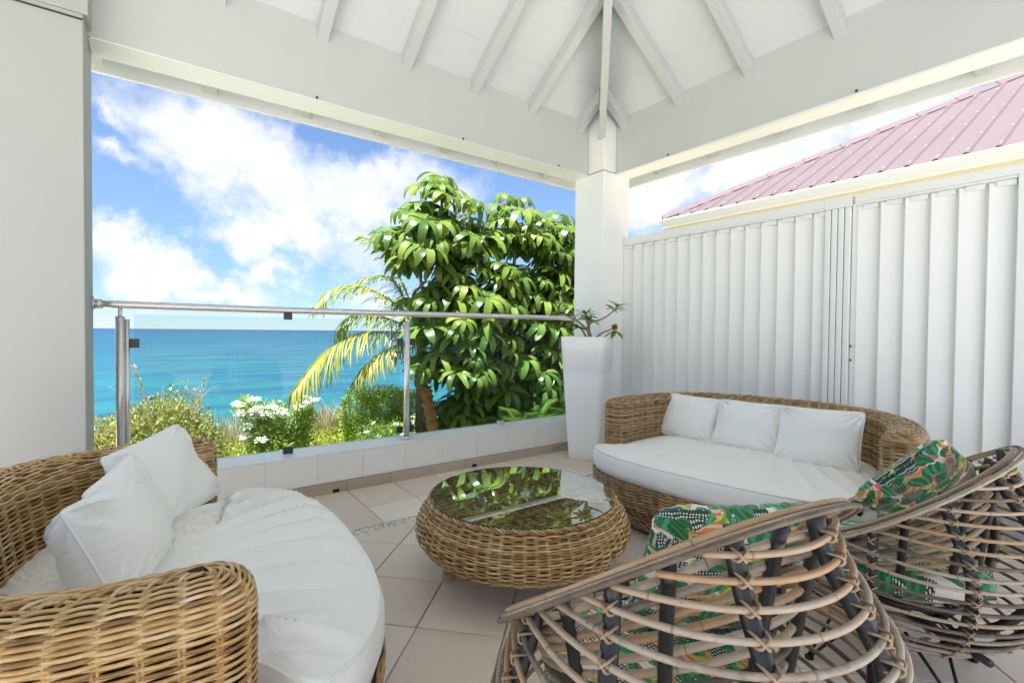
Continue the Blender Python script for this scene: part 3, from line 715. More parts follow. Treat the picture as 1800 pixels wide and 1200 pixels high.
def build_sofa(name, label, a, b, c, zt, zc, loc, rz, pitch, nst_wall, nst_base, mt, cush_label, wall_r=.0047, fold=1.0, seed=1, th=.068, rnd=.035, flare=.05):
    hr = rnd
    wall, dee, U = sofa_shapes(a, b, c, th)
    t_ = thing(name, label, 'sofa', (loc[0], loc[1], 0), rz)
    seg = 6
    # base (closed D), tapering to the floor
    zb = np.arange(.035, zc-.115, pitch); L = []
    for z in zb:
        tp = (1-(z-.035)/(zc-.15))
        bl_ = .022*math.sin(math.pi*min(1, (1-tp)*1.05))
        L.append(add_z(resample(dee(0.006+.085*tp**1.6-bl_*.4, c+.004-.12*tp**1.4+bl_), nst_base*seg), z))
    L = np.array(L); m_ = MB(); weave(m_, L, nst_base, r=wall_r, seg=seg, k=5)
    o = tag(link('base_weave', m_.mesh('base_weave', True), mt, t_), kind='stuff')
    m_ = MB(); core(m_, L[::3]); m_.put(np.vstack([L[-1], [[0, 0, L[-1][0][2]]]]), T=[(i, (i+1) % len(L[-1]), len(L[-1])) for i in range(len(L[-1]))])
    link('base_core', m_.mesh('base_core'), M_CORE, t_)
    # upper wall: rows up the side, then rows closing over the rounded top
    rows = []
    for z in np.arange(zb[-1]+pitch, zt-hr, pitch): rows.append((th, z))
    z0 = zt-hr
    for ang in np.linspace(0, np.pi/2*.985, int((th+hr*.8)/pitch)+2):
        rows.append((th*(np.cos(ang)**.75)*.985+.001, z0+hr*np.sin(ang)))
    def lean(P):
        """the back leans outwards with height"""
        f_ = flare*np.clip((P[..., 2]-zb[-1])/(zt-zb[-1]), 0, 1)**1.3*np.clip(-P[..., 1]/b, 0, 1)**1.5
        Q_ = P.copy(); Q_[..., 1] -= f_; return Q_
    L = lean(np.array([add_z(resample(wall(o_), nst_wall*seg), z) for (o_, z) in rows]))
    # gentle unevenness
    L[..., 2] += .0015*vnoise(L[..., :2]*14, 3)*np.linspace(0, 1, len(L))[:, None]
    m_ = MB(); weave(m_, L, nst_wall, r=wall_r, seg=seg, k=5)
    # crossing ties along the spine
    Us = resample(U, int(nst_wall*1.1), False)
    for i in range(1, len(Us)-1):
        d = Us[i+1]-Us[i-1]; d /= np.linalg.norm(d); nn = np.array([-d[1], d[0]])
        p_ = np.array([[*(Us[i]-nn*.018-d*.012), zt-.004], [*(Us[i]-nn*.007-d*.004), zt+.004], [*(Us[i]+nn*.007+d*.004), zt+.004], [*(Us[i]+nn*.018+d*.012), zt-.004]])
        m_.tube(lean(p_), wall_r*.9, 5, tone=rng.uniform(.3, 1))
    tag(link('back_weave', m_.mesh('back_weave', True), mt, t_), kind='stuff')
    m_ = MB(); core(m_, L[::3], .010); link('back_core', m_.mesh('back_core'), M_CORE, t_)
    # feet
    for fx, fy in ((a*.6, c*.3), (-a*.6, c*.3), (a*.6, -b*.7), (-a*.6, -b*.7)):
        m_ = MB(); m_.tube([(fx, fy, 0), (fx, fy, .05)], .025, 12); link('foot', m_.mesh('foot', True), M_DARK, t_)
    # seat cushion: lies on the base
    cu_ = thing('seat_cushion', cush_label, 'cushion', (loc[0], loc[1], zc-.13), rz)
    n_ = 240
    def dd(ins, zz, fr): return add_z(resample(dee(ins, fr), n_), zz)
    zlo, zhi = 0.0, .13
    ringsf = [(.03, zlo, c-.035), (.012, zlo+.012, c-.010), (.003, zlo+.05, c+.004), (.004, zhi-.03, c+.003), (.014, zhi-.006, c-.008)]
    rings = []
    for ins, zz, fr in ringsf:
        q = resample(dee(ins, fr), n_); q[:, 1] = np.maximum(q[:, 1], -b+2*th-.005) ; 
        q[:, 0] *= 1-(2*th/a)*(1-smoothstep((q[:, 1]-.005)/.11))
        rings.append(add_z(q, zz))
    edge_ = rings[-1].copy(); cen = np.array([0, (c-b+2*th)/2*.9, zhi])
    nr = 90
    for k in range(1, nr):
        f = k/nr
        q = cen + (edge_-cen)*(1-f); q[:, 2] = zhi-.006+.018*np.sqrt(min(1, f*6))
        rings.append(q)
    V = np.array(rings)
    # folds of the loose cover, fanning out towards the front edge
    Xl, Yl = V[..., 0], V[..., 1]
    fan = Xl/(1.0+.35*Yl/c) ; q = fan*26/ (a/.72) + 1.6*vnoise(np.stack([Xl*2.2, Yl*2.8], -1), seed)
    h = ((1-np.abs(np.sin(q)))**1.7)*np.clip(.55+.6*vnoise(np.stack([Xl*4+9, Yl*5], -1), seed+1), 0, 1.3)
    h += .55*((1-np.abs(np.sin(q*1.9+1.3+Yl*3)))**2)*np.clip(.4+.8*vnoise(np.stack([Xl*5, Yl*3+4], -1), seed+2), 0, 1.2)
    h += .25*((1-np.abs(np.sin(q*4.1+2*Yl)))**2)*np.clip(.2+.9*vnoise(np.stack([Xl*7, Yl*4+4], -1), seed+3), 0, 1.2)
    amp_ = np.zeros(len(V)); amp_[4:] = np.minimum(1, np.linspace(.2, 3.5, len(V)-4)); amp_[2:4] = .15
    V[..., 2] += fold*.027*h*amp_[:, None]
    V[2:4, :, :2] *= (1+.004*fold*vnoise(V[2:4, :, :2]*30, seed+4))[..., None]
    V[..., 2] += .006*vnoise(V[..., :2]*5, seed+7)*amp_[:, None]
    m_ = MB(); m_.grid(V, closed_v=True)
    m_.put(np.vstack([V[-1], [cen+np.array([0, 0, .014])]]), T=[(i, (i+1) % n_, n_) for i in range(n_)])
    cv_ = link('cushion_cover', m_.mesh('cushion_cover', True), M_CUSH, cu_)
    m_ = MB(); pr = rings[4].copy(); pr[:, 2] += .002; m_.tube(pr, .0042, 6, closed=True)
    link('piping', m_.mesh('piping', True), M_CUSH, cv_)
    return t_
build_sofa('wicker_sofa', 'honey brown wicker sofa at the left edge, its curved arm filling the lower left corner',
           .735, .68, .372, .652, .405, (.176, 1.685), R(-90-2.2), .0068, 84, 72, M_WICK,
           'creased white seat cushion on the near wicker sofa at lower left', .0040, 2.0, 5, th=.085, rnd=.055, flare=.07)
build_sofa('wicker_sofa', 'brown wicker sofa with curved back in front of the louvre screen',
           .775, .90, .335, .685, .42, (.99*2.165+.141*1.67, -.141*2.165+.99*1.67), R(90+8.1), .0080, 100, 84, M_WICKD,
           'smooth white seat cushion on the sofa by the louvre screen', .0044, .6, 9, th=.072, rnd=.045, flare=.03)

# ------------------------------------------------------------------ pillows
def pillow_mesh(wd, ht, th, seed=0, wr=1.0, n=56, sag=0.0):
    rs = seed
    x = np.sin(np.linspace(-np.pi/2, np.pi/2, n)); X, Y = np.meshgrid(x, x, indexing='ij')
    ex = 1-np.abs(X)**2.2; ey = 1-np.abs(Y)**2.2
    prof = np.clip(ex*ey, 0, 1)**.5
    # concave sides with pointed corners
    kx = 1 - .055*(1-Y**2)*np.abs(X)**2; ky = 1 - .055*(1-X**2)*np.abs(Y)**2
    rc = 1-.05*(np.abs(X)*np.abs(Y))**6; kx = kx*rc; ky = ky*rc
    PX = X*wd/2*kx; PY = Y*ht/2*ky
    cr_ = (np.abs(X)*np.abs(Y))
    out = []
    for s2 in (1, -1):
        w1 = vnoise(np.stack([X*2.5+s2, Y*2.5], -1), rs+s2+2)
        ang = np.arctan2(np.abs(Y)-1.0, np.abs(X)-1.0)
        rad = np.hypot(1-np.abs(X), 1-np.abs(Y))
        folds = np.sin(ang*15+vnoise(np.stack([X*3, Y*3], -1), rs+9)*2)*np.exp(-((rad-.35)/.28)**2)
        edgef = np.sin((X+Y*.2)*34+3*w1)*np.exp(-((1-np.abs(Y))/.16)**2)*.5 + np.sin((Y+X*.3)*31+3*w1)*np.exp(-((1-np.abs(X))/.16)**2)*.5
        z = s2*(th/2)*prof*(1+.14*w1) + wr*(.0075*folds + .0042*edgef)*np.minimum(1, prof*3)
        bend = sag*(X**2)*.0 + sag*(Y**2)
        out.append(np.stack([PX, PY, z-bend], -1))
    m_ = MB(); m_.grid(out[0]); m_.grid(out[1][::-1])
    me = m_.mesh('pillow_cover', True)
    uvs = np.concatenate([np.stack([X, Y, X*0], -1).reshape(-1, 3)*.5+.5, (np.stack([X, Y, X*0], -1)[::-1].reshape(-1, 3))*.5+[1.7, .5, 0]]).astype(np.float32)
    uvs[:, 0] += seed*.37; uvs[:, 1] += seed*.61
    at = me.attributes.new('puv', 'FLOAT_VECTOR', 'POINT'); at.data.foreach_set('vector', uvs.reshape(-1))
    o = out[0]; edge_ = np.vstack([o[:, 0], o[-1, 1:], o[::-1, -1][1:], o[0, ::-1][1:-1]])
    return me, edge_
def pillow(label, cen, lat, up, wd, ht, th, mt=M_PILL, seed=0, wr=1.0, roll=0, name='pillow', piping=True):
    lat = Vector(lat).normalized(); up = Vector(up); nrm = lat.cross(up).normalized(); up = nrm.cross(lat).normalized()
    if roll:
        q = Matrix.Rotation(roll, 3, nrm); lat = q @ lat; up = q @ up
    t_ = thing(name, label, 'cushion')
    t_.matrix_world = Matrix(((lat.x, up.x, nrm.x, cen[0]), (lat.y, up.y, nrm.y, cen[1]), (lat.z, up.z, nrm.z, cen[2]), (0, 0, 0, 1)))
    me, ed = pillow_mesh(wd, ht, th, seed, wr)
    c_ = link('pillow_cover', me, mt, t_)
    if piping:
        m_ = MB(); m_.tube(ed*np.array([1.004, 1.004, 1]), .0036, 6, closed=True); me2 = m_.mesh('piping', True)
        at = me2.attributes.new('puv', 'FLOAT_VECTOR', 'POINT'); co_ = np.empty(len(me2.vertices)*3, np.float32); me2.vertices.foreach_get('co', co_); at.data.foreach_set('vector', co_*3)
        link('piping', me2, mt, c_)
    return t_
# left sofa
pillow('white pillow leaning in the far corner of the near sofa, topmost of its three', (.035, 2.19, .552), (.66, .75, .05), (-.20, .02, .30), .37, .33, .15, seed=1, roll=R(6))
pillow('white pillow in the middle of the near sofa, between the two others', (-.060, 1.94, .515), (.28, .96, 0), (-.13, -.02, .30), .37, .31, .15, seed=2, roll=R(5))
pillow('nearest plump white pillow on the left sofa, its seamed corner towards the viewer', (-.085, 1.74, .512), (.20, .98, 0), (-.14, -.02, .28), .39, .29, .21, seed=3, wr=2.0, roll=R(-5))
# right sofa
pillow('leftmost of the three white pillows on the sofa by the louvre screen', (2.80, 1.86, .555), (.10, -.99, 0), (.13, .04, .26), .39, .30, .15, seed=4, roll=R(-2))
pillow('middle white pillow of the three on the sofa by the louvre screen', (2.83, 1.475, .555), (.14, -.99, 0), (.14, .03, .26), .39, .31, .15, seed=5)
pillow('rightmost white pillow of the three, by the right arm of the far sofa', (2.79, 1.085, .562), (.06, -.99, 0), (.12, .02, .26), .40, .32, .15, seed=6, roll=R(2))

# ------------------------------------------------------------------ coffee table
TX, TY = 1.35, 1.74
tb = thing('coffee_table', 'round drum-shaped wicker coffee table with a glass top in the middle of the terrace', 'table', (TX, TY, 0))
prof = catmull([(.22, .108), (.30, .108), (.375, .132), (.445, .178), (.474, .230), (.462, .287), (.433, .332), (.412, .352)], 8)
prof = resample(prof, 47, False); seg = 6; nst = 64
an = np.arange(nst*seg)/(nst*seg)*2*np.pi
L = np.array([np.stack([r_*np.cos(an), r_*np.sin(an), np.full(len(an), z_)], -1) for r_, z_ in prof])
m = MB(); weave(m, L, nst, r=.0048, amp=.0045, seg=seg, k=5)
for k in range(3):     # braided rim round the glass
    a2 = np.linspace(0, 2*np.pi, 480, endpoint=False)
    m.tube(np.stack([(.417+.007*np.sin(a2*40+k*2.09))*np.cos(a2), (.417+.007*np.sin(a2*40+k*2.09))*np.sin(a2), .358+.005*np.cos(a2*40+k*2.09)], -1), .0045, 5, closed=True, tone=.3+.2*k)
tag(link('body_weave', m.mesh('body_weave', True), M_WICK, tb), kind='stuff')
m = MB(); core(m, L[::2], .009); link('body_core', m.mesh('body_core'), M_CORE, tb)
m = MB()     # woven top under the glass
for i, yy in enumerate(np.arange(-.405, .406, .0105)):
    hw = math.sqrt(max(0, .41**2-yy*yy)); 
    if hw < .02: continue
    xx = np.arange(-hw, hw, .008); ph = xx/.045*np.pi
    m.tube(np.stack([xx, np.full(len(xx), yy), .3525+.0030*np.cos(ph+np.pi*i)], -1), .0046, 4, tone=rng.uniform(.2, .7))
tag(link('top_weave', m.mesh('top_weave', True), M_WICK, tb), kind='stuff')
for (lx, ly) in ((-.305, .135), (.06, -.29), (.30, -.10), (.02, .30)):
    m = MB()
    for z_ in np.arange(.004, .125, .0085):
        a2 = np.linspace(0, 2*np.pi, 24, endpoint=False); m.tube(np.stack([lx+.024*np.cos(a2), ly+.024*np.sin(a2), np.full(24, z_)], -1), .0046, 5, closed=True, tone=rng.uniform(.2, .8))
    m.tube([(lx, ly, 0), (lx, ly, .12)], .022, 12)
    link('leg', m.mesh('leg', True), M_WICK, tb)
m = MB(); a2 = np.linspace(0, 2*np.pi, 96, endpoint=False)
ringv = lambda r_, z_: np.stack([r_*np.cos(a2), r_*np.sin(a2), np.full(96, z_)], -1)
m.put(np.vstack([ringv(.413, .3705), [[0, 0, .3705]]]), T=[(i, (i+1) % 96, 96) for i in range(96)])
link('glass_top', m.mesh('glass_top'), M_TGLASS, tb)
m = MB(); m.grid(np.array([ringv(.4125, .363), ringv(.4145, .3635), ringv(.4145, .3702), ringv(.413, .3708)]), closed_v=True)
link('glass_rim', m.mesh('glass_rim', True), M_GEDGE, tb)

# ------------------------------------------------------------------ rattan tub chairs
def chair(label, loc, heading, group, proto=None, sc=1.0):
    if proto is not None:
        r_ = proto.copy(); COL.objects.link(r_); r_.location = loc; r_.rotation_euler = (0, 0, heading); r_['label'] = label; r_.scale = (sc,)*3
        for ch in proto.children:
            c_ = ch.copy(); COL.objects.link(c_); c_.parent = r_
            for g_ in ch.children:
                d_ = g_.copy(); COL.objects.link(d_); d_.parent = c_
        return r_
    t_ = thing('rattan_chair', label, 'armchair', loc, heading, group)
    # local frame: +X = front, Y = sideways
    A_, B_, Z0, K_ = .317, .296, .610, .68
    def zrim(th): return Z0 - K_*B_*np.cos(th) + .01*np.cos(2*th)
    def rrim(th): return np.stack([B_*np.cos(th), A_*np.sin(th)], -1)
    def belly(z):        # radius of the outer basket by height
        return np.interp(z, [.14, .17, .21, .27, .34, .42, .52, .62, .75, .9], [.13, .215, .285, .345, .385, .405, .405, .39, .36, .33])
    def surf(th, z, inset=0.0):
        th = np.asarray(th, float); z = np.asarray(z, float); zr_ = zrim(th)
        w_ = smoothstep((z-(zr_-.24))/.24)
        cxs = -.02
        bx = (belly(z)-inset)*np.cos(th)*.97+cxs; by = (belly(z)-inset)*np.sin(th)
        rr = rrim(th); k_ = 1-inset/.33
        return np.stack([bx*(1-w_)+rr[..., 0]*k_*w_, by*(1-w_)+rr[..., 1]*k_*w_, np.broadcast_to(z, th.shape)], -1)
    ths = np.linspace(0, 2*np.pi, 145)
    def cane_tube(P, r_, closed=False, mb=None):
        mm = mb or MB(); n = len(P); tn = np.full(n, .4); 
        k = rng.integers(4, 12)
        rr = np.full(n, r_)
        while k < n-3:
            rr[k] *= 1.08; tn[k] = 1.0; k += rng.integers(11, 22)
        P = P + .0009*np.stack([vnoise(np.c_[P*9, np.full(n, 0)], int(rng.integers(99))) for _ in range(3)], -1)
        mm.tube(P, rr, 8, closed=closed, tone=tn); return mm
    # outer canes at constant height, ending under the rim
    for z in np.arange(.165, .80, .0335):
        zz = zrim(ths) > z+.018
        if zz.all():
            link('cane', cane_tube(surf(ths[:-1], np.full(144, z)), .0056, True).mesh('cane', True), M_CANE, t_)
        else:
            idx = np.where(zz)[0]
            # the high part of the rim lies around th = pi
            t0, t1 = ths[idx[0]], ths[idx[-1]]; tt = np.linspace(t0-.03, t1+.03, max(12, len(idx)))
            if len(idx) < 6: continue
            P = surf(tt, np.full(len(tt), z))
            link('cane', cane_tube(P, .0056).mesh('cane', True), M_CANE, t_)
    # bottom coil
    for r_, z_ in ((.165, .148), (.125, .140), (.085, .136)):
        link('cane', cane_tube(np.stack([r_*np.cos(ths[:-1])-.02, r_*np.sin(ths[:-1]), np.full(144, z_)], -1), .0075, True).mesh('cane', True), M_CANE, t_)
    # rim: a band of seven canes laid over the edge
    for k in range(6):
        q = k/5; off = -.010+.046*q; dz = .010*math.sin(q*3.14)-.016*q + (.003 if k % 2 else -.001)
        rr = rrim(ths[:-1]); nn = rr/np.linalg.norm(rr, axis=1)[:, None]
        P = np.c_[rr+nn*off, Z0+(zrim(ths[:-1])-Z0)*(1+off/.31)+dz]
        mm = cane_tube(P, .0047, True); link('rim_cane', mm.mesh('rim_cane', True), M_CANE, t_)
    # dark ribs
    ribs = np.arange(10)/10*2*np.pi+.25
    bind = MB()
    for a_ in ribs:
        zs = np.linspace(.15, float(zrim(a_)), 20); P = surf(np.full(20, a_), zs, .019); 
        mm = MB(); mm.tube(P, .0155, 8); link('frame_rib', mm.mesh('frame_rib', True), M_DARK, t_)
        for z in np.arange(.165, float(zrim(a_))-.02, .0335):
            c0 = surf(np.array([a_-.045, a_-.015, a_+.015, a_+.045]), np.full(4, z), 0.0)
            c1 = surf(np.array([a_]), np.array([z]), -.009)[0]
            e1 = surf(np.array([a_-.035]), np.array([z]), .02)[0]; e2 = surf(np.array([a_+.035]), np.array([z]), .02)[0]
            s1 = surf(np.array([a_-.02]), np.array([z]), -.007)[0]; s2_ = surf(np.array([a_+.02]), np.array([z]), -.007)[0]
            bind.tube(catmull([e1+[0, 0, -.008], s1+[0, 0, -.006], c1+[0, 0, .002], s2_+[0, 0, .009], e2+[0, 0, .008]], 3), .0026, 5)
            bind.tube(catmull([e1+[0, 0, .008], s1+[0, 0, .007], c1+[0, 0, -.001], s2_+[0, 0, -.007], e2+[0, 0, -.008]], 3), .0026, 5)
    tag(link('binding', bind.mesh('binding', True), M_BIND, t_), kind='stuff')
    # inner seat shell: canes sloping from the rim down to the seat
    def inner(th, f):
        rr = rrim(th)*.93; zr_ = zrim(th)-.01
        sx_, sy_ = .215*np.cos(th)+.01, .225*np.sin(th)
        g_ = f**.8
        return np.stack([rr[..., 0]*(1-g_)+sx_*g_, rr[..., 1]*(1-g_)+sy_*g_, zr_*(1-f)+.335*f], -1)
    for f in np.linspace(.10, 1.0, 12):
        tt = np.linspace(R(70), R(290), 90) if f < .75 else ths[:-1]
        link('inner_cane', cane_tube(inner(tt, np.full(len(tt), f)), .0070, f >= .75).mesh('inner_cane', True), M_CANE, t_)
    for a_ in ribs+.3:
        if math.cos(a_) > .35: continue
        fs = np.linspace(0, 1, 12); P = inner(np.full(12, a_), fs); P = P*np.array([1.02, 1.02, 1])-np.array([0, 0, .012])
        mm = MB(); mm.tube(P, .012, 8); link('inner_rib', mm.mesh('inner_rib', True), M_DARK, t_)
    for yy in np.linspace(-.19, .19, 11):
        hw = math.sqrt(.225**2-yy*yy)
        mm = MB(); mm.tube([(-hw+.01, yy, .326), (0, yy, .322), (hw+.01, yy, .326)], .0070, 6); link('seat_cane', mm.mesh('seat_cane', True), M_CANE, t_)
    # steel under-frame: ring, cross bars and four pairs of thin legs
    mm = MB(); mm.tube(np.stack([.2*np.cos(ths[:-1]), .2*np.sin(ths[:-1]), np.full(144, .30)], -1), .011, 8, closed=True); link('frame_ring', mm.mesh('frame_ring', True), M_DARK, t_)
    for a_ in (R(45), R(135)):
        d = np.array([math.cos(a_), math.sin(a_), 0]); mm = MB(); mm.tube([d*.37+[0, 0, .24], [0, 0, .205], -d*.37+[0, 0, .24]], .012, 8); link('cross_bar', mm.mesh('cross_bar', True), M_DARK, t_)
    for a_ in (R(45), R(135), R(225), R(315)):
        d = np.array([math.cos(a_), math.sin(a_), 0]); s_ = np.array([-d[1], d[0], 0]); mm = MB()
        ft = d*.30+[0, 0, .010]
        mm.tube(catmull([d*.14+s_*.065+[0, 0, .19], d*.24+s_*.025+[0, 0, .08], ft+s_*.004], 5), .0055, 8)
        mm.tube(catmull([d*.14-s_*.065+[0, 0, .19], d*.24-s_*.025+[0, 0, .08], ft-s_*.004], 5), .0055, 8)
        mm.tube([ft-[0, 0, .010], ft-[0, 0, .001]], .015, 12)
        link('leg', mm.mesh('leg', True), M_BLACK, t_)
    return t_
CA = chair('nearest weathered rattan tub chair, seen from behind at the bottom edge', (.87, .63, 0), R(80), 'rattan tub chairs')
CB = chair('second weathered rattan tub chair, at the right edge in front of the sofa arm', (2.01, .54, 0), R(98), 'rattan tub chairs', CA, .92)
def round_cushion(label, loc, rz):
    t_ = thing('chair_cushion', label, 'cushion', loc, rz); n_ = 72
    a_ = np.linspace(0, 2*np.pi, n_, endpoint=False); rings = []
    for r_, z_ in ((0.01, 0), (.2, 0), (.235, .012), (.248, .035), (.24, .06), (.21, .078), (.12, .088), (.01, .09)):
        rings.append(np.stack([r_*np.cos(a_)*(1+.01*np.sin(5*a_)), r_*1.02*np.sin(a_), np.full(n_, z_)], -1))
    V = np.array(rings); V[..., 2] += .003*vnoise(V*12, 4); m_ = MB(); m_.grid(V, closed_v=True); me = m_.mesh('cushion_cover', True)
    at = me.attributes.new('puv', 'FLOAT_VECTOR', 'POINT'); at.data.foreach_set('vector', (V.reshape(-1, 3)*2.2+.3).astype(np.float32).reshape(-1))
    link('cushion_cover', me, M_PRINT, t_)
round_cushion('tropical print seat cushion in the nearest rattan chair', (.87, .63, .338), R(80))
round_cushion('tropical print seat cushion in the rattan chair at the right edge', (2.01, .54, .312), R(98))
pillow('green tropical print pillow in the nearest rattan chair, two corners above its rim', (1.045, .60, .555), (.92, -.40, 0), (-.06, -.10, .30), .44, .38, .13, M_PRINT, seed=3, roll=R(-3), piping=False)
pillow('tropical print pillow with orange and dotted leaves in the chair at the right edge', (2.11, .50, .585), (.75, -.62, .3), (-.18, -.13, .30), .34, .35, .13, M_PRINT, seed=8, roll=R(38), piping=False)

# ------------------------------------------------------------------ planter and desert rose
pl_ = thing('planter', 'tall tapered white square planter in front of the corner column', 'planter', (3.07, 3.04, 0), R(-59.6))
def sq_ring(h, z, rad=.25, n=10):
    out = []
    for k in range(4):
        ca, sa = [(1, 1), (-1, 1), (-1, -1), (1, -1)][k]
        for t_ in np.linspace(0, np.pi/2, n):
            an_ = k*np.pi/2+t_; rr = h*rad
            out.append((ca*(h-rr)+rr*math.cos(an_), sa*(h-rr)+rr*math.sin(an_), z))
    return np.array(out)
H0, H1 = .133, .2
R_ = [sq_ring(H0-.01, 0), sq_ring(H0, .01)]+[sq_ring(H0+(H1-H0)*t_, .01+1.05*t_) for t_ in np.linspace(.1, 1, 10)]+[sq_ring(H1-.004, 1.063), sq_ring(H1-.012, 1.06), sq_ring(H1-.016, 1.03)]
m = MB(); m.grid(np.array(R_), closed_v=True); o = link('pot', m.mesh('pot', True), M_POT, pl_)
m = MB(); q = sq_ring(H1-.016, 1.035); m.put(np.vstack([q, [[0, 0, 1.04]]]), T=[(i, (i+1) % len(q), len(q)) for i in range(len(q))]); link('soil', m.mesh('soil'), M_SOIL, pl_)
dr = thing('desert_rose', 'small bare-stemmed succulent with leaf tufts and one dried flower in the white planter', 'plant', (3.08, 3.03, 1.04))
def leaf_blade(L, W, n=6, droop=.3, fold=.15, pw=.65):
    """leaf along +X, returns verts grid (n+1,3)"""
    s_ = np.linspace(0, 1, n+1); wv = W/2*np.sin(np.pi*np.clip(s_*.93+.05, 0, 1))**pw
    x_ = L*np.sin(s_*1.0*max(droop, 1e-3))/max(droop, 1e-3); z_ = -L*(1-np.cos(s_*droop))/max(droop, 1e-3)
    V = np.stack([np.stack([x_, -wv, z_+fold*wv], -1), np.stack([x_, 0*wv, z_], -1), np.stack([x_, wv, z_+fold*wv], -1)], 1)
    return V
def put_leaf(mb, V, Mr, p_, tn=.5):
    W_ = V.reshape(-1, 3) @ np.asarray(Mr).T + p_; mb.grid(W_.reshape(V.shape), tone=tn)
def rot_dir(d, roll=0):
    d = np.asarray(d, float); d = d/np.linalg.norm(d); a_ = np.array([0, 0, 1.0]) if abs(d[2]) < .95 else np.array([1.0, 0, 0])
    y_ = np.cross(a_, d); y_ /= np.linalg.norm(y_); z_ = np.cross(d, y_)
    c_, s_ = math.cos(roll), math.sin(roll); y2 = c_*y_+s_*z_; z2 = -s_*y_+c_*z_
    return np.stack([d, y2, z2], 1)
BR = [[(3.083,3.03,1.03),(3.064,3.047,1.12),(3.0,3.09,1.19),(2.93,3.14,1.235),(2.847,3.211,1.275)],
      [(3.095,3.021,1.03),(3.08,3.036,1.171),(3.157,2.98,1.212),(3.225,2.931,1.262),(3.286,2.888,1.333)],
      [(3.067,3.042,1.03),(3.023,3.076,1.13),(2.967,3.118,1.159)],
      [(3.104,3.016,1.03),(3.176,2.963,1.10),(3.261,2.901,1.138)],
      [(3.08,3.035,1.146),(3.056,3.054,1.21),(3.048,3.062,1.29)],
      [(3.064,3.047,1.12),(3.03,3.0,1.2),(2.99,2.97,1.24)]]
Lf = leaf_blade(.115, .036, 5, .5)
for bi, b_ in enumerate(BR):
    P = catmull(b_, 5); mm = MB(); mm.tube(P, np.linspace(.011 if bi < 4 else .008, .005, len(P)), 8)
    P_(dr, link('branch', mm.mesh('branch', True), M_STEM))
    tip = P[-1]; td = P[-1]-P[-4]; td /= np.linalg.norm(td)
    if bi == 3: continue
    mm = MB()
    for k in range(17):
        az_ = k*2.4; e_ = rng.uniform(-.25, .8); d_ = td*e_ + np.array([math.cos(az_), math.sin(az_), rng.uniform(-.2, .4)])
        put_leaf(mm, Lf*rng.uniform(.7, 1.15), rot_dir(d_, rng.uniform(-.3, .3)), tip-td*rng.uniform(0, .06), rng.uniform(.2, 1))
    P_(dr, link('leaf_tuft', mm.mesh('leaf_tuft', True), M_SUCC))
mm = MB(); tip = np.array(BR[3][-1])
for k in range(26):
    d_ = rng.normal(size=3); put_leaf(mm, leaf_blade(.035, .018, 3, .9), rot_dir(d_, rng.uniform(0, 3)), tip+[.0, 0, .01])
P_(dr, link('dried_flower', mm.mesh('dried_flower', True), M_DRYF))
mm = MB()
for k in range(7):
    d_ = np.array([math.cos(k*.9), math.sin(k*.9), -.35]); put_leaf(mm, Lf*1.1, rot_dir(d_), tip-[0, 0, .02], rng.uniform(.3, 1))
P_(dr, link('leaf_tuft', mm.mesh('leaf_tuft', True), M_SUCC))

# ------------------------------------------------------------------ umbrella tree outside
ut = thing('umbrella_tree', 'large glossy umbrella tree with drooping palmate leaves beyond the glass railing', 'tree', (3.6, 5.6, -.55))
def whorl(seed, nl, L, W, droop):
    rs = np.random.default_rng(seed); mm = MB()
    for k in range(nl):
        az_ = k/nl*2*np.pi + rs.uniform(-.12, .12); el_ = rs.uniform(.12, .45)
        d_ = np.array([math.cos(az_)*math.cos(el_), math.sin(az_)*math.cos(el_), math.sin(el_)])
        LL = L*rs.uniform(.8, 1.1); st = d_*.045*np.array([1, 1, 1])
        V = leaf_blade(LL, W*rs.uniform(.85, 1.1), 8, droop*rs.uniform(.8, 1.15), .22, .42)
        put_leaf(mm, V, rot_dir(d_, rs.uniform(-.25, .25)), st, rs.uniform(.1, .9))
        mm.tube([(0, 0, 0), tuple(st*1.2)], .003, 4, caps=False, tone=1.0)
    return mm
WM = [whorl(s_, n_, L_, W_, dr_).mesh('leaf', True) for s_, n_, L_, W_, dr_ in ((1, 10, .30, .082, 1.9), (2, 9, .27, .080, 1.75), (3, 11, .28, .074, 2.05), (4, 8, .31, .084, 1.5))]
# crown shape: leaf masses as ellipsoids (centre, radii)
CROWN = [((3.45, 5.55, 2.25), (.40, .4, .36)), ((2.95, 5.5, 2.55), (.42, .5, .40)), ((2.75, 5.5, 2.15), (.62, .6, .45)), ((4.05, 5.4, 2.45), (.50, .6, .42)), ((4.75, 5.5, 2.35), (.6, .6, .48)),
         ((3.3, 5.5, 1.55), (.85, .7, .62)), ((4.4, 5.5, 1.5), (1.0, .7, .75)), ((3.2, 5.3, .75), (.75, .6, .50)), ((4.3, 5.4, .6), (1.0, .6, .6)), ((2.75, 5.3, 1.25), (.45, .5, .35)),
         ((3.6, 5.5, .1), (.75, .5, .40)), ((4.8, 5.6, .1), (.8, .5, .5)), ((5.3, 5.8, 1.6), (.6, .6, .9))]
def on_ell(c, r_, rs, shell=.72):
    while True:
        d_ = rs.normal(size=3); d_ /= np.linalg.norm(d_)
        if d_[1] > .35: d_[1] *= -1
        if d_[2] < -.55: continue
        rad = rs.uniform(shell, 1.0); return np.array(c)+np.array(r_)*d_*rad, d_
rs = np.random.default_rng(21); cand = []
vols = np.array([r_[0]*r_[2] for c, r_ in CROWN]); vols /= vols.sum()
tries = 0
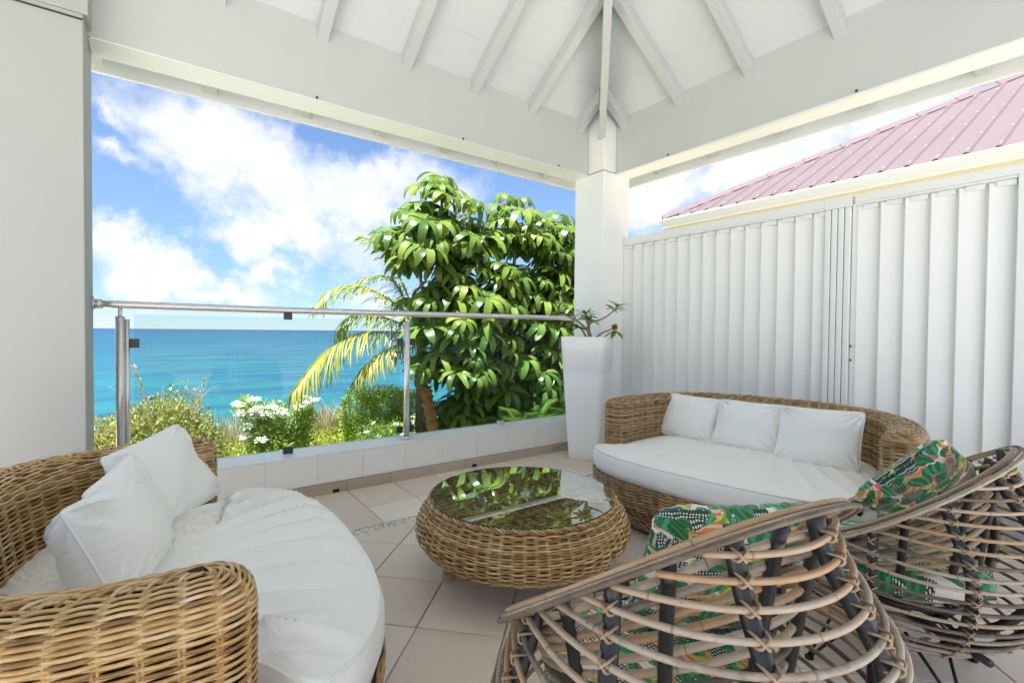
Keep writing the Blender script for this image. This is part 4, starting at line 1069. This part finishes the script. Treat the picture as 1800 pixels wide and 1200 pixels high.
while len(cand) < 290 and tries < 9000:
    tries += 1; ci = rs.choice(len(CROWN), p=vols); p_, d_ = on_ell(*CROWN[ci], rs)
    if cand and min(np.linalg.norm((p_-q[0])*[1, .6, 1.15]) for q in cand) < .135: continue
    cand.append((p_, d_))
# top plume
for q in ((2.92, 5.5, 3.02), (2.80, 5.45, 2.9), (3.02, 5.5, 2.88), (2.66, 5.5, 2.86), (3.9, 5.4, 2.93), (4.15, 5.45, 2.95), (3.72, 5.4, 2.78), (4.95, 5.5, 2.85)): cand.append((np.array(q), np.array([0, -.3, 1])))
for p_, d_ in cand:
    sc = rs.uniform(.7, 1.2)
    o = link('leaf', WM[rs.integers(4)], M_UMB, None)
    tilt = Vector((d_[0]*.35+rs.normal()*.12, d_[1]*.5-.12+rs.normal()*.12, 1.1)).normalized()
    qn = tilt.to_track_quat('Z', 'Y').to_matrix() @ Matrix.Rotation(rs.uniform(0, 6.28), 3, 'Z')
    o.matrix_world = Matrix.Translation(Vector(p_)) @ qn.to_4x4() @ Matrix.Scale(sc, 4); o.parent = ut; o.matrix_parent_inverse = Matrix.Translation(-Vector(ut.location))
# inner foliage that fills the crown, one mass
def mesh_arrays(me):
    v_ = np.empty(len(me.vertices)*3, np.float32); me.vertices.foreach_get('co', v_)
    f_ = np.array([list(p.vertices) for p in me.polygons if len(p.vertices) == 4]); return v_.reshape(-1, 3).astype(float), f_
simple = []
for s_ in range(3):
    mm = MB()
    for k in range(8):
        az_ = k/8*2*np.pi; d_ = np.array([math.cos(az_), math.sin(az_), .15]); put_leaf(mm, leaf_blade(.26, .085, 4, 1.3, .2), rot_dir(d_), d_*.03, rs.uniform(0, .8))
    simple.append(mesh_arrays(mm.mesh('leaf_fill')))
mm = MB()
for k in range(520):
    ci = rs.choice(len(CROWN), p=vols); c, r_ = CROWN[ci]; d_ = rs.normal(size=3); d_ /= np.linalg.norm(d_); p_ = np.array(c)+np.array(r_)*d_*rs.uniform(.1, .75)**.7 + [0, .12, 0]
    Vs, Fs = simple[rs.integers(3)]; tl = Vector((rs.normal()*.3, rs.normal()*.3-.2, 1)).normalized(); rm = np.array(tl.to_track_quat('Z', 'Y').to_matrix() @ Matrix.Rotation(rs.uniform(0, 6.28), 3, 'Z'))
    mm.put(Vs @ rm.T*rs.uniform(.85, 1.2)+p_, Fs, tone=rs.uniform(0, .7))
P_(ut, tag(link('inner_foliage', mm.mesh('inner_foliage', True), M_UMB), kind='stuff'))
for b_ in ([(3.5, 5.7, -.6), (3.45, 5.7, .4), (3.2, 5.65, 1.3), (3.0, 5.6, 2.2), (2.93, 5.5, 2.9)], [(3.5, 5.7, -.2), (3.8, 5.7, .7), (4.1, 5.6, 1.6), (4.1, 5.5, 2.7)], [(3.9, 5.7, .9), (4.5, 5.7, 1.4), (4.8, 5.6, 2.4)], [(3.45, 5.7, .4), (2.9, 5.6, 1.0), (2.6, 5.5, 1.9)]):
    P = catmull(b_, 6); m2 = MB(); m2.tube(P, np.linspace(.05, .018, len(P)), 8); P_(ut, link('trunk' if b_[0][2] < -.5 else 'limb', m2.mesh('limb', True), M_BARK))

# ------------------------------------------------------------------ coconut palm
pt = thing('coconut_palm', 'coconut palm with yellowing arched fronds left of the umbrella tree', 'palm', (2.95, 6.2, -.6))
def frond(pts, L0=.42, n=46, mt=M_PALM, droop=.9, seed=0, yellow=.5):
    rs_ = np.random.default_rng(seed); P = resample(catmull(pts, 10), 60, False); m_ = MB(); m_.tube(P, np.linspace(.012, .004, 60), 5, tone=.9)
    for k in range(n):
        f_ = k/(n-1); i = int(5+f_*54); p_ = P[min(i, 59)]; T_ = P[min(i+1, 59)]-P[max(i-1, 0)]; T_ /= np.linalg.norm(T_)
        sd_ = np.cross(T_, [0, 0, 1.0]); sd_ /= np.linalg.norm(sd_)+1e-6
        ll = L0*(math.sin(math.pi*(.12+.80*f_))**.6)*rs_.uniform(.85, 1.1)
        for s2 in (-1, 1):
            d_ = sd_*s2*rs_.uniform(.6, .9) + T_*(.5+.5*f_) + np.array([0, 0, .12+rs_.normal()*.06])
            V = leaf_blade(ll, .019, 7, droop*rs_.uniform(.7, 1.5), .1); Mr = rot_dir(d_, rs_.uniform(-.5, .5))
            W_ = V.reshape(-1, 3) @ Mr.T + p_
            dd_ = np.linalg.norm(W_-p_, axis=1)/ll; W_[:, 2] -= .25*ll*dd_**2       # hang
            m_.grid(W_.reshape(V.shape), tone=np.clip(rs_.uniform(.0, .9)*yellow*1.3+rs_.uniform(0, .3), 0, 1))
    P_(pt, link('frond', m_.mesh('frond', True), mt))
frond([(3.0,6.2,.98),(2.57,6.15,1.08),(2.04,6.1,1.04),(1.62,6.05,.78),(1.29,6.0,.38)], .50, 84, M_PALMY, 1.0, 1, .8)
frond([(2.98,6.25,1.15),(2.65,6.25,1.45),(2.18,6.2,1.66),(1.82,6.2,1.62),(1.60,6.2,1.42)], .42, 72, M_PALM, .8, 2, .6)
frond([(2.98,6.3,1.2),(2.77,6.35,1.6),(2.55,6.35,1.83),(2.25,6.4,1.80)], .34, 60, M_PALM, .8, 3, .3)
frond([(3.0,6.15,.95),(2.65,6.05,.92),(2.26,5.95,.76),(1.98,5.9,.50)], .36, 60, M_PALMY, 1.0, 4, .9)
frond([(2.98,6.35,1.3),(2.78,6.4,1.8),(2.52,6.45,2.2),(2.25,6.5,2.38)], .36, 60, M_PALM, .8, 5, .5)
frond([(2.98,6.2,1.05),(2.57,6.2,1.24),(2.15,6.2,1.33),(1.85,6.2,1.10)], .40, 64, M_PALM, .9, 6, .7)
frond([(3.0,6.4,1.2),(3.1,6.9,1.6),(3.2,7.4,1.5)], .40, 30, M_PALM, .9, 7, .3)
m = MB(); P = catmull([(3.05, 6.25, -1.2), (3.02, 6.22, 0), (3.0, 6.2, 1.15)], 10); m.tube(P, np.linspace(.11, .07, len(P)), 10); P_(pt, link('trunk', m.mesh('trunk', True), M_BARK))

# small palm with fibrous trunk right behind the glass
sp = thing('young_palm', 'short palm with reddish fibrous trunk just behind the middle railing post', 'palm', (2.78, 5.3, -.6))
P = catmull([(2.80, 5.3, -.65), (2.74, 5.3, -.2), (2.66, 5.3, .2), (2.62, 5.3, .42)], 10); m = MB(); m.tube(P, .07+.012*np.sin(np.arange(len(P))*1.9), 12); P_(sp, link('trunk', m.mesh('trunk', True), M_FIBRE))
m = MB()
for k in range(70):
    i = rs.integers(4, len(P)-1); a_ = rs.uniform(0, 6.28); d_ = np.array([math.cos(a_), math.sin(a_), .7]); put_leaf(m, leaf_blade(.10, .02, 3, .3), rot_dir(d_), P[i]+d_*.05)
P_(sp, link('husk', m.mesh('husk', True), M_FIBRE))
# shade palms (fan of narrow leaflets) right part behind the glass
def cycad(label, c, n, L, mt, seed, name='cycad'):
    rs_ = np.random.default_rng(seed); t_ = thing(name, label, 'palm', c)
    for k in range(n):
        az_ = k/n*2*np.pi+rs_.uniform(-.2, .2); e_ = rs_.uniform(.25, 1.1)
        p0 = np.zeros(3); d_ = np.array([math.cos(az_)*math.cos(e_), math.sin(az_)*math.cos(e_), math.sin(e_)])
        pts = [p0, d_*L*.35, d_*L*.7+[0, 0, -.03], d_*L+[0, 0, -.22*L]]
        P = resample(catmull(pts, 6), 30, False); m_ = MB(); m_.tube(P, .004, 4)
        for i in range(5, 30):
            T_ = P[i]-P[i-1]; T_ /= np.linalg.norm(T_); sd_ = np.cross(T_, [0, 0, 1.0]); sd_ /= np.linalg.norm(sd_)+1e-6; ll = .22*math.sin(math.pi*(.15+.75*(i/30)))
            for s2 in (-1, 1): put_leaf(m_, leaf_blade(ll, .014, 3, .4), rot_dir(sd_*s2+T_*.7+[0, 0, .2]), P[i], rs_.uniform(0, 1))
        link('frond', m_.mesh('frond', True), mt, t_)
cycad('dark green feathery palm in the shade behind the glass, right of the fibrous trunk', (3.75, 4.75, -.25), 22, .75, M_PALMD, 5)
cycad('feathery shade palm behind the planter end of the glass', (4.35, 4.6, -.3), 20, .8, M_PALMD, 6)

# ------------------------------------------------------------------ shrubs, hedge, flowers, grass
def cloud(ells, n, size, rs_, shell=.55, up=.4, wd=.5, clipy=None):
    """many small leaves spread over ellipsoids -> MB"""
    m_ = MB(); w_ = np.array([r_[0]*r_[2] for c, r_ in ells]); w_ /= w_.sum()
    idx = rs_.choice(len(ells), n, p=w_); C0 = np.array([ells[i][0] for i in idx]); RR = np.array([ells[i][1] for i in idx])
    d_ = rs_.normal(size=(n, 3)); d_ /= np.linalg.norm(d_, axis=1)[:, None]; rad = rs_.uniform(shell, 1, n)[:, None]
    lump = 1+.16*vnoise(d_*4+C0*3, 5)[:, None]
    P = C0+RR*d_*rad*lump
    a_ = d_*.7+rs_.normal(size=(n, 3))*.6+[0, 0, up]; a_ /= np.linalg.norm(a_, axis=1)[:, None]
    b_ = np.cross(a_, rs_.normal(size=(n, 3))); b_ /= np.linalg.norm(b_, axis=1)[:, None]; n_ = np.cross(a_, b_)
    L_ = (size*rs_.uniform(.6, 1.3, n))[:, None]; W_ = L_*wd
    V = np.stack([P, P+a_*L_*.5+b_*W_*.5+n_*L_*.06, P+a_*L_, P+a_*L_*.5-b_*W_*.5+n_*L_*.06], 1)
    m_.put(V.reshape(-1, 3), np.arange(n*4).reshape(-1, 4), tone=np.repeat(rs_.uniform(0, 1, n), 4)); return m_
def twigs(m_, roots, tips, rs_, r0=.008, r1=.002, wob=.06):
    for a_, b_ in zip(roots, tips):
        a_, b_ = np.array(a_, float), np.array(b_, float); mid = (a_+b_)/2+rs_.normal(size=3)*wob; m_.tube(catmull([a_, mid, b_], 4), np.linspace(r0, r1, 9), 5)
rs = np.random.default_rng(5)
def shrub(name, label, cat, base, ells, n, size, mt, tw=30, wd=.5, shell=.5, group=None, twr=.008):
    t_ = thing(name, label, cat, base, group=group)
    m_ = cloud(ells, n, size, rs, shell, wd=wd); P_(t_, tag(link('foliage', m_.mesh('foliage'), mt), kind='stuff'))
    m_ = MB(); tips = []
    for k in range(tw):
        c, r_ = ells[rs.integers(len(ells))]; d_ = rs.normal(size=3); d_[2] = abs(d_[2]); d_ /= np.linalg.norm(d_); tips.append(np.array(c)+np.array(r_)*d_*rs.uniform(.7, 1.12))
    twigs(m_, [base]*tw, tips, rs, twr); P_(t_, link('branches', m_.mesh('branches', True), M_BARK)); return t_
s1 = shrub('olive_shrub', 'broad olive-green twiggy shrub behind the left railing post', 'shrub', (-.05, 5.6, -.7),
      [((-.22, 5.5, -.02), (.42, .5, .42)), ((.08, 5.6, .08), (.42, .5, .42)), ((.26, 5.6, -.1), (.32, .5, .34)), ((-.45, 5.5, -.15), (.3, .4, .35)), ((.38, 5.7, -.32), (.18, .4, .2))], 24000, .040, M_OLIVE, 40, .5, .3)
m_ = MB()
for k in range(18):
    b_ = np.array([rs.uniform(-.2, .42), 5.55, .2]); m_.tube(catmull([b_, b_+[rs.normal()*.06, 0, .16], b_+[rs.normal()*.14, rs.normal()*.1, rs.uniform(.2, .42)]], 4), np.linspace(.0035, .0012, 9), 4)
P_(s1, link('bare_twigs', m_.mesh('bare_twigs', True), M_GRASS))
# plumes of tall grass near the left shrub
def grass(label, pts, n, h, name='dry_grass', spread=.25, mt=M_GRASS, wdt=.004, plume=False):
    m_ = MB()
    for k in range(n):
        c = pts[rs.integers(len(pts))]; b_ = np.array(c)+[rs.normal()*spread, rs.normal()*spread*.6, 0]; hh = h*rs.uniform(.5, 1.1); d_ = rs.normal(size=2)*.22*hh
        P = catmull([b_, b_+[d_[0]*.3, d_[1]*.3, hh*.6], b_+[d_[0], d_[1], hh]], 3); m_.tube(P, np.linspace(wdt, wdt*.35, len(P)), 3, caps=False, tone=rs.uniform(0, 1))
    return tag(link(name, m_.mesh(name), mt), kind='stuff')
def plume(label, b_, h, lean):
    t_ = thing('grass_plume', label, 'grass', b_); m_ = MB(); tip = np.array(b_)+[lean, 0, h]; P = catmull([b_, np.array(b_)+[lean*.3, 0, h*.6], tip], 8); m_.tube(P, .004, 5, tone=.5)
    for k in range(70):
        i = rs.integers(len(P)//2, len(P)); d_ = np.array([rs.normal()*.5+lean, rs.normal()*.4, 1]); d_ /= np.linalg.norm(d_); m_.tube([P[i], P[i]+d_*.035+rs.normal(size=3)*.006], .0028, 3, tone=.9)
    P_(t_, link('seed_head', m_.mesh('seed_head'), M_GRASS))
plume('leftmost tall grass plume beside the white wall edge', (-.42, 5.2, -.4), .92, -.10)
plume('tall curved grass plume rising just right of the left railing post', (.02, 5.2, -.4), 1.16, -.16)
plume('short leaning grass plume among the bare twigs of the olive shrub', (.22, 5.2, -.4), 1.02, .14)
grass('dry', [(1.0, 7.6, -.6), (1.9, 7.9, -.6), (2.3, 7.9, -.6), (2.1, 8.3, -.65), (.6, 7.9, -.6)], 1500, .5, spread=.3)
# white flowered bush
fb = shrub('flowering_bush', 'light green bush with clusters of white flowers in the middle of the view', 'shrub', (1.05, 6.6, -.75),
      [((.98, 6.5, -.02), (.16, .2, .26)), ((1.14, 6.5, -.05), (.18, .25, .28)), ((1.12, 6.5, -.35), (.27, .3, .25)), ((1.50, 6.5, .02), (.16, .2, .20)), ((1.47, 6.6, -.25), (.17, .2, .25)), ((.85, 6.5, .17), (.10, .15, .13))], 8000, .055, M_LIGHTG, 26, .32, .3)
for (x_, z_) in ((.64, .22), (.68, .12), (.82, .26), (.86, .16), (.92, .10), (1.0, .16), (1.06, .07), (.80, .06), (.74, -.04), (.73, -.16), (.88, -.21), (1.32, .14), (1.40, .24), (1.47, .17), (1.36, .17), (1.53, .20), (1.15, .09), (.95, .05), (.82, .12)):
    m_ = MB(); x_ = .15+x_*.96; c = np.array([x_, 6.33+rs.uniform(-.05, .05), z_])
    for k in range(64):
        d_ = rs.normal(size=3); d_[2] = abs(d_[2])*.7; d_ /= np.linalg.norm(d_); p_ = c+d_*np.array([.062, .055, .042])*rs.uniform(.5, 1); put_leaf(m_, leaf_blade(.036, .026, 2, .3), rot_dir(d_+rs.normal(size=3)*.5), p_)
    P_(fb, link('flower_cluster', m_.mesh('flower_cluster'), M_PETAL))
# hedge
hd = shrub('clipped_hedge', 'rounded clipped green hedge left of the middle railing post', 'hedge', (2.45, 6.6, -.8),
      [((2.22, 6.5, .0), (.26, .3, .32)), ((2.5, 6.5, .0), (.30, .3, .33)), ((2.75, 6.6, .0), (.3, .3, .32)), ((2.3, 6.5, -.35), (.32, .3, .3)), ((2.7, 6.6, -.35), (.35, .3, .3)), ((3.05, 6.6, -.1), (.3, .3, .35))], 26000, .030, M_HEDGE, 20, .55, .7)
sb = shrub('small_bush', 'loose light green bush dotted with white blossoms in front of the hedge', 'shrub', (2.3, 5.9, -.75),
      [((2.2, 5.9, -.25), (.22, .22, .28)), ((2.42, 5.9, -.30), (.25, .22, .3)), ((2.3, 5.9, -.5), (.3, .25, .2))], 6000, .045, M_LIGHTG, 20, .3, .35)
for (x_, z_) in ((2.12, -.02), (2.18, -.20), (2.40, -.05), (2.28, -.32), (2.5, -.18), (2.05, -.12)):
    m_ = MB()
    for k in range(14): d_ = rs.normal(size=3); put_leaf(m_, leaf_blade(.026, .02, 2, .3), rot_dir(d_), np.array([x_, 5.68, z_])+rs.normal(size=3)*.012)
    P_(sb, link('blossom', m_.mesh('blossom'), M_PETAL))
# ground cover
m_ = MB(); E_ = [((x_, y_, -.52), (.33, .32, .13)) for x_ in np.arange(.4, 3.0, .30) for y_ in (5.0, 5.5, 6.1, 6.9, 7.5)]
m_ = cloud(E_, 42000, .035, rs, .6, up=.8, wd=.6); tag(link('ground_cover', m_.mesh('ground_cover'), M_COVER), kind='stuff')
m_ = cloud([((x_, 5.6+.2*math.sin(x_*5), -.45), (.1, .1, .08)) for x_ in (.55, .8, 1.1)], 160, .03, rs, .7, wd=.8); tag(link('pink_blossom', m_.mesh('pink_blossom'), M_PINK), kind='stuff')
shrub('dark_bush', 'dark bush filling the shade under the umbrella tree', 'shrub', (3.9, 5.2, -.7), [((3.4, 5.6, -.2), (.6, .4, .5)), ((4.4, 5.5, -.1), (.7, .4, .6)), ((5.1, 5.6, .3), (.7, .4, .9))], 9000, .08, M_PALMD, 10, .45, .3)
gf = thing('garden_fence', 'tiny dark green metal garden fence beside the hedge', 'fence', (2.2, 7.0, -.6))
for k in range(6): P_(gf, boxobj('fence_bar', (2.06+.055*k, 6.98, -.62), (2.068+.055*k, 6.988, -.33), M_DARK, bev=0))
P_(gf, boxobj('fence_rail', (2.05, 6.976, -.345), (2.36, 6.992, -.33), M_DARK, bev=0))
# far tree glimpsed right of the column
shrub('distant_tree', 'sliver of a distant tree just right of the corner column above the louvres', 'tree', (8.9, 8.8, 1.2), [((8.75, 8.72, 2.35), (.28, .3, .30)), ((8.95, 8.9, 1.8), (.5, .4, .6))], 1500, .09, M_HEDGE, 8, .5, .3)

# ------------------------------------------------------------------ neighbouring house
nh = thing('neighbour_house', 'neighbouring house with a pink corrugated metal roof and white gutter beyond the louvres', 'house', (8.5, 1.0, 0))
GX, SL = 6.5, .55; YN = 4.85; ZG = 2.90
P_(nh, boxobj('wall', (7.0, -9.0, -.3), (13.0, 4.35, 2.65), M_WALLP, bev=0))
P_(nh, boxobj('fascia_board', (6.575, -9.5, 2.66), (6.61, YN-.08, 2.84), M_CREAM, bev=0))
P_(nh, boxobj('soffit', (6.612, -9.5, 2.655), (7.0, YN-.1, 2.668), M_CREAM, bev=0))
# gutter profile swept along Y
gp = np.array([(6.57, 2.86), (6.575, 2.775), (6.56, 2.765), (6.50, 2.765), (6.488, 2.775), (6.484, 2.80), (6.470, 2.83), (6.455, 2.868), (6.440, 2.872), (6.440, 2.885), (6.462, 2.886)])
m = MB(); m.grid(np.array([[(a_, y_, b_) for a_, b_ in gp] for y_ in (-9.5, YN)])); m.grid(np.array([[(a_, y_, b_) for a_, b_ in (gp-[.004, .003])] for y_ in (-9.5, YN)]))
m.put([(a_, YN, b_) for a_, b_ in gp], T=[(0, i, i+1) for i in range(1, len(gp)-1)])
P_(nh, link('gutter', m.mesh('gutter', False), M_GUTTER))
# roof plane: trapezoidal ribs run up the slope; each rib row ends on the hip
def roof_pt(x_, y_, h=0): return (x_, y_, ZG + SL*(x_-GX) + h)
ribp = .235; y = YN
k = 0
while y > -8.5:
    y1 = y-ribp
    yy = [y, y-.045, y-.062, y-.092, y-.109, y1]; hh = [0, 0, .026, .026, 0, 0]
    topx = lambda yv: min(GX+(YN-yv)*1.0-.0, 12.5)
    V = np.array([[roof_pt(GX-.005, a_, b_) for a_, b_ in zip(yy, hh)], [roof_pt(max(topx(a_), GX), a_, b_) for a_, b_ in zip(yy, hh)]])
    m = MB(); m.grid(V); rs_o = P_(nh, link('roof_sheet', m.mesh('roof_sheet'), M_ROOFP))
    # fixing caps
    xk = GX+.12+(k % 2)*0
    for q_ in range(9):
        xs_ = GX+.10+q_*.55
        if xs_ < topx(y-.077)-.15:
            c = np.array(roof_pt(xs_, y-.077, .026)); o = None
            mm = MB(); mm.box((c[0]-.010, c[1]-.008, c[2]-.004), (c[0]+.010, c[1]+.008, c[2]+.006)); sub(rs_o, link('screw_cap', mm.mesh('screw_cap'), M_SCREW))
    y = y1; k += 1
# hip cap in overlapping lengths
hd_ = np.array([1, -1, SL]); hd_ = hd_/np.linalg.norm(hd_)
for k in range(16):
    a_ = np.array([GX, YN, ZG+.02])+hd_*(.02+k*.55); b_ = a_+hd_*.58
    nn = np.array([-.36, -.36, 0.0]); sN = np.array([1, 1, 0])/math.sqrt(2)*.09
    q = [a_-sN*1.0+[0, 0, -.035], a_+[0, 0, .05], a_+sN+[0, 0, -.06], b_-sN+[0, 0, -.045], b_+[0, 0, .038], b_+sN+[0, 0, -.06]]
    m = MB(); m.put(q, [(0, 1, 4, 3), (1, 2, 5, 4)]); m.put([x_-np.array([0, 0, .012]) for x_ in q], [(0, 3, 4, 1), (1, 4, 5, 2)])
    P_(nh, link('ridge_cap', m.mesh('ridge_cap'), M_ROOFD))
# far slope of the hip
m = MB(); m.put([(GX, YN, ZG-.01), (12.5, YN, ZG-.01), (12.5, YN-6, ZG+6*SL)], T=[(0, 1, 2)]); P_(nh, link('roof_end', m.mesh('roof_end'), M_ROOFD))
bpy.context.view_layer.update()
for o in list(SC.objects):
    if o.parent or 'category' not in o or 'group' in o: continue
    n_, l_ = o.name.split('.')[0], o['label']
    g_ = {'wicker_sofa': 'wicker sofas', 'seat_cushion': 'white seat cushions on the sofas', 'louvre_screen': 'white louvre screens', 'grass_plume': 'tall grass plumes by the olive shrub',
          'chair_cushion': 'printed seat cushions in the rattan chairs', 'cycad': 'shade palms behind the glass', 'back_column': 'columns behind the viewer'}.get(n_)
    if n_ == 'pillow': g_ = 'printed pillows in the rattan chairs' if 'print' in l_ else 'white pillows on the sofas'
    if g_: o['group'] = g_
bpy.context.view_layer.update()
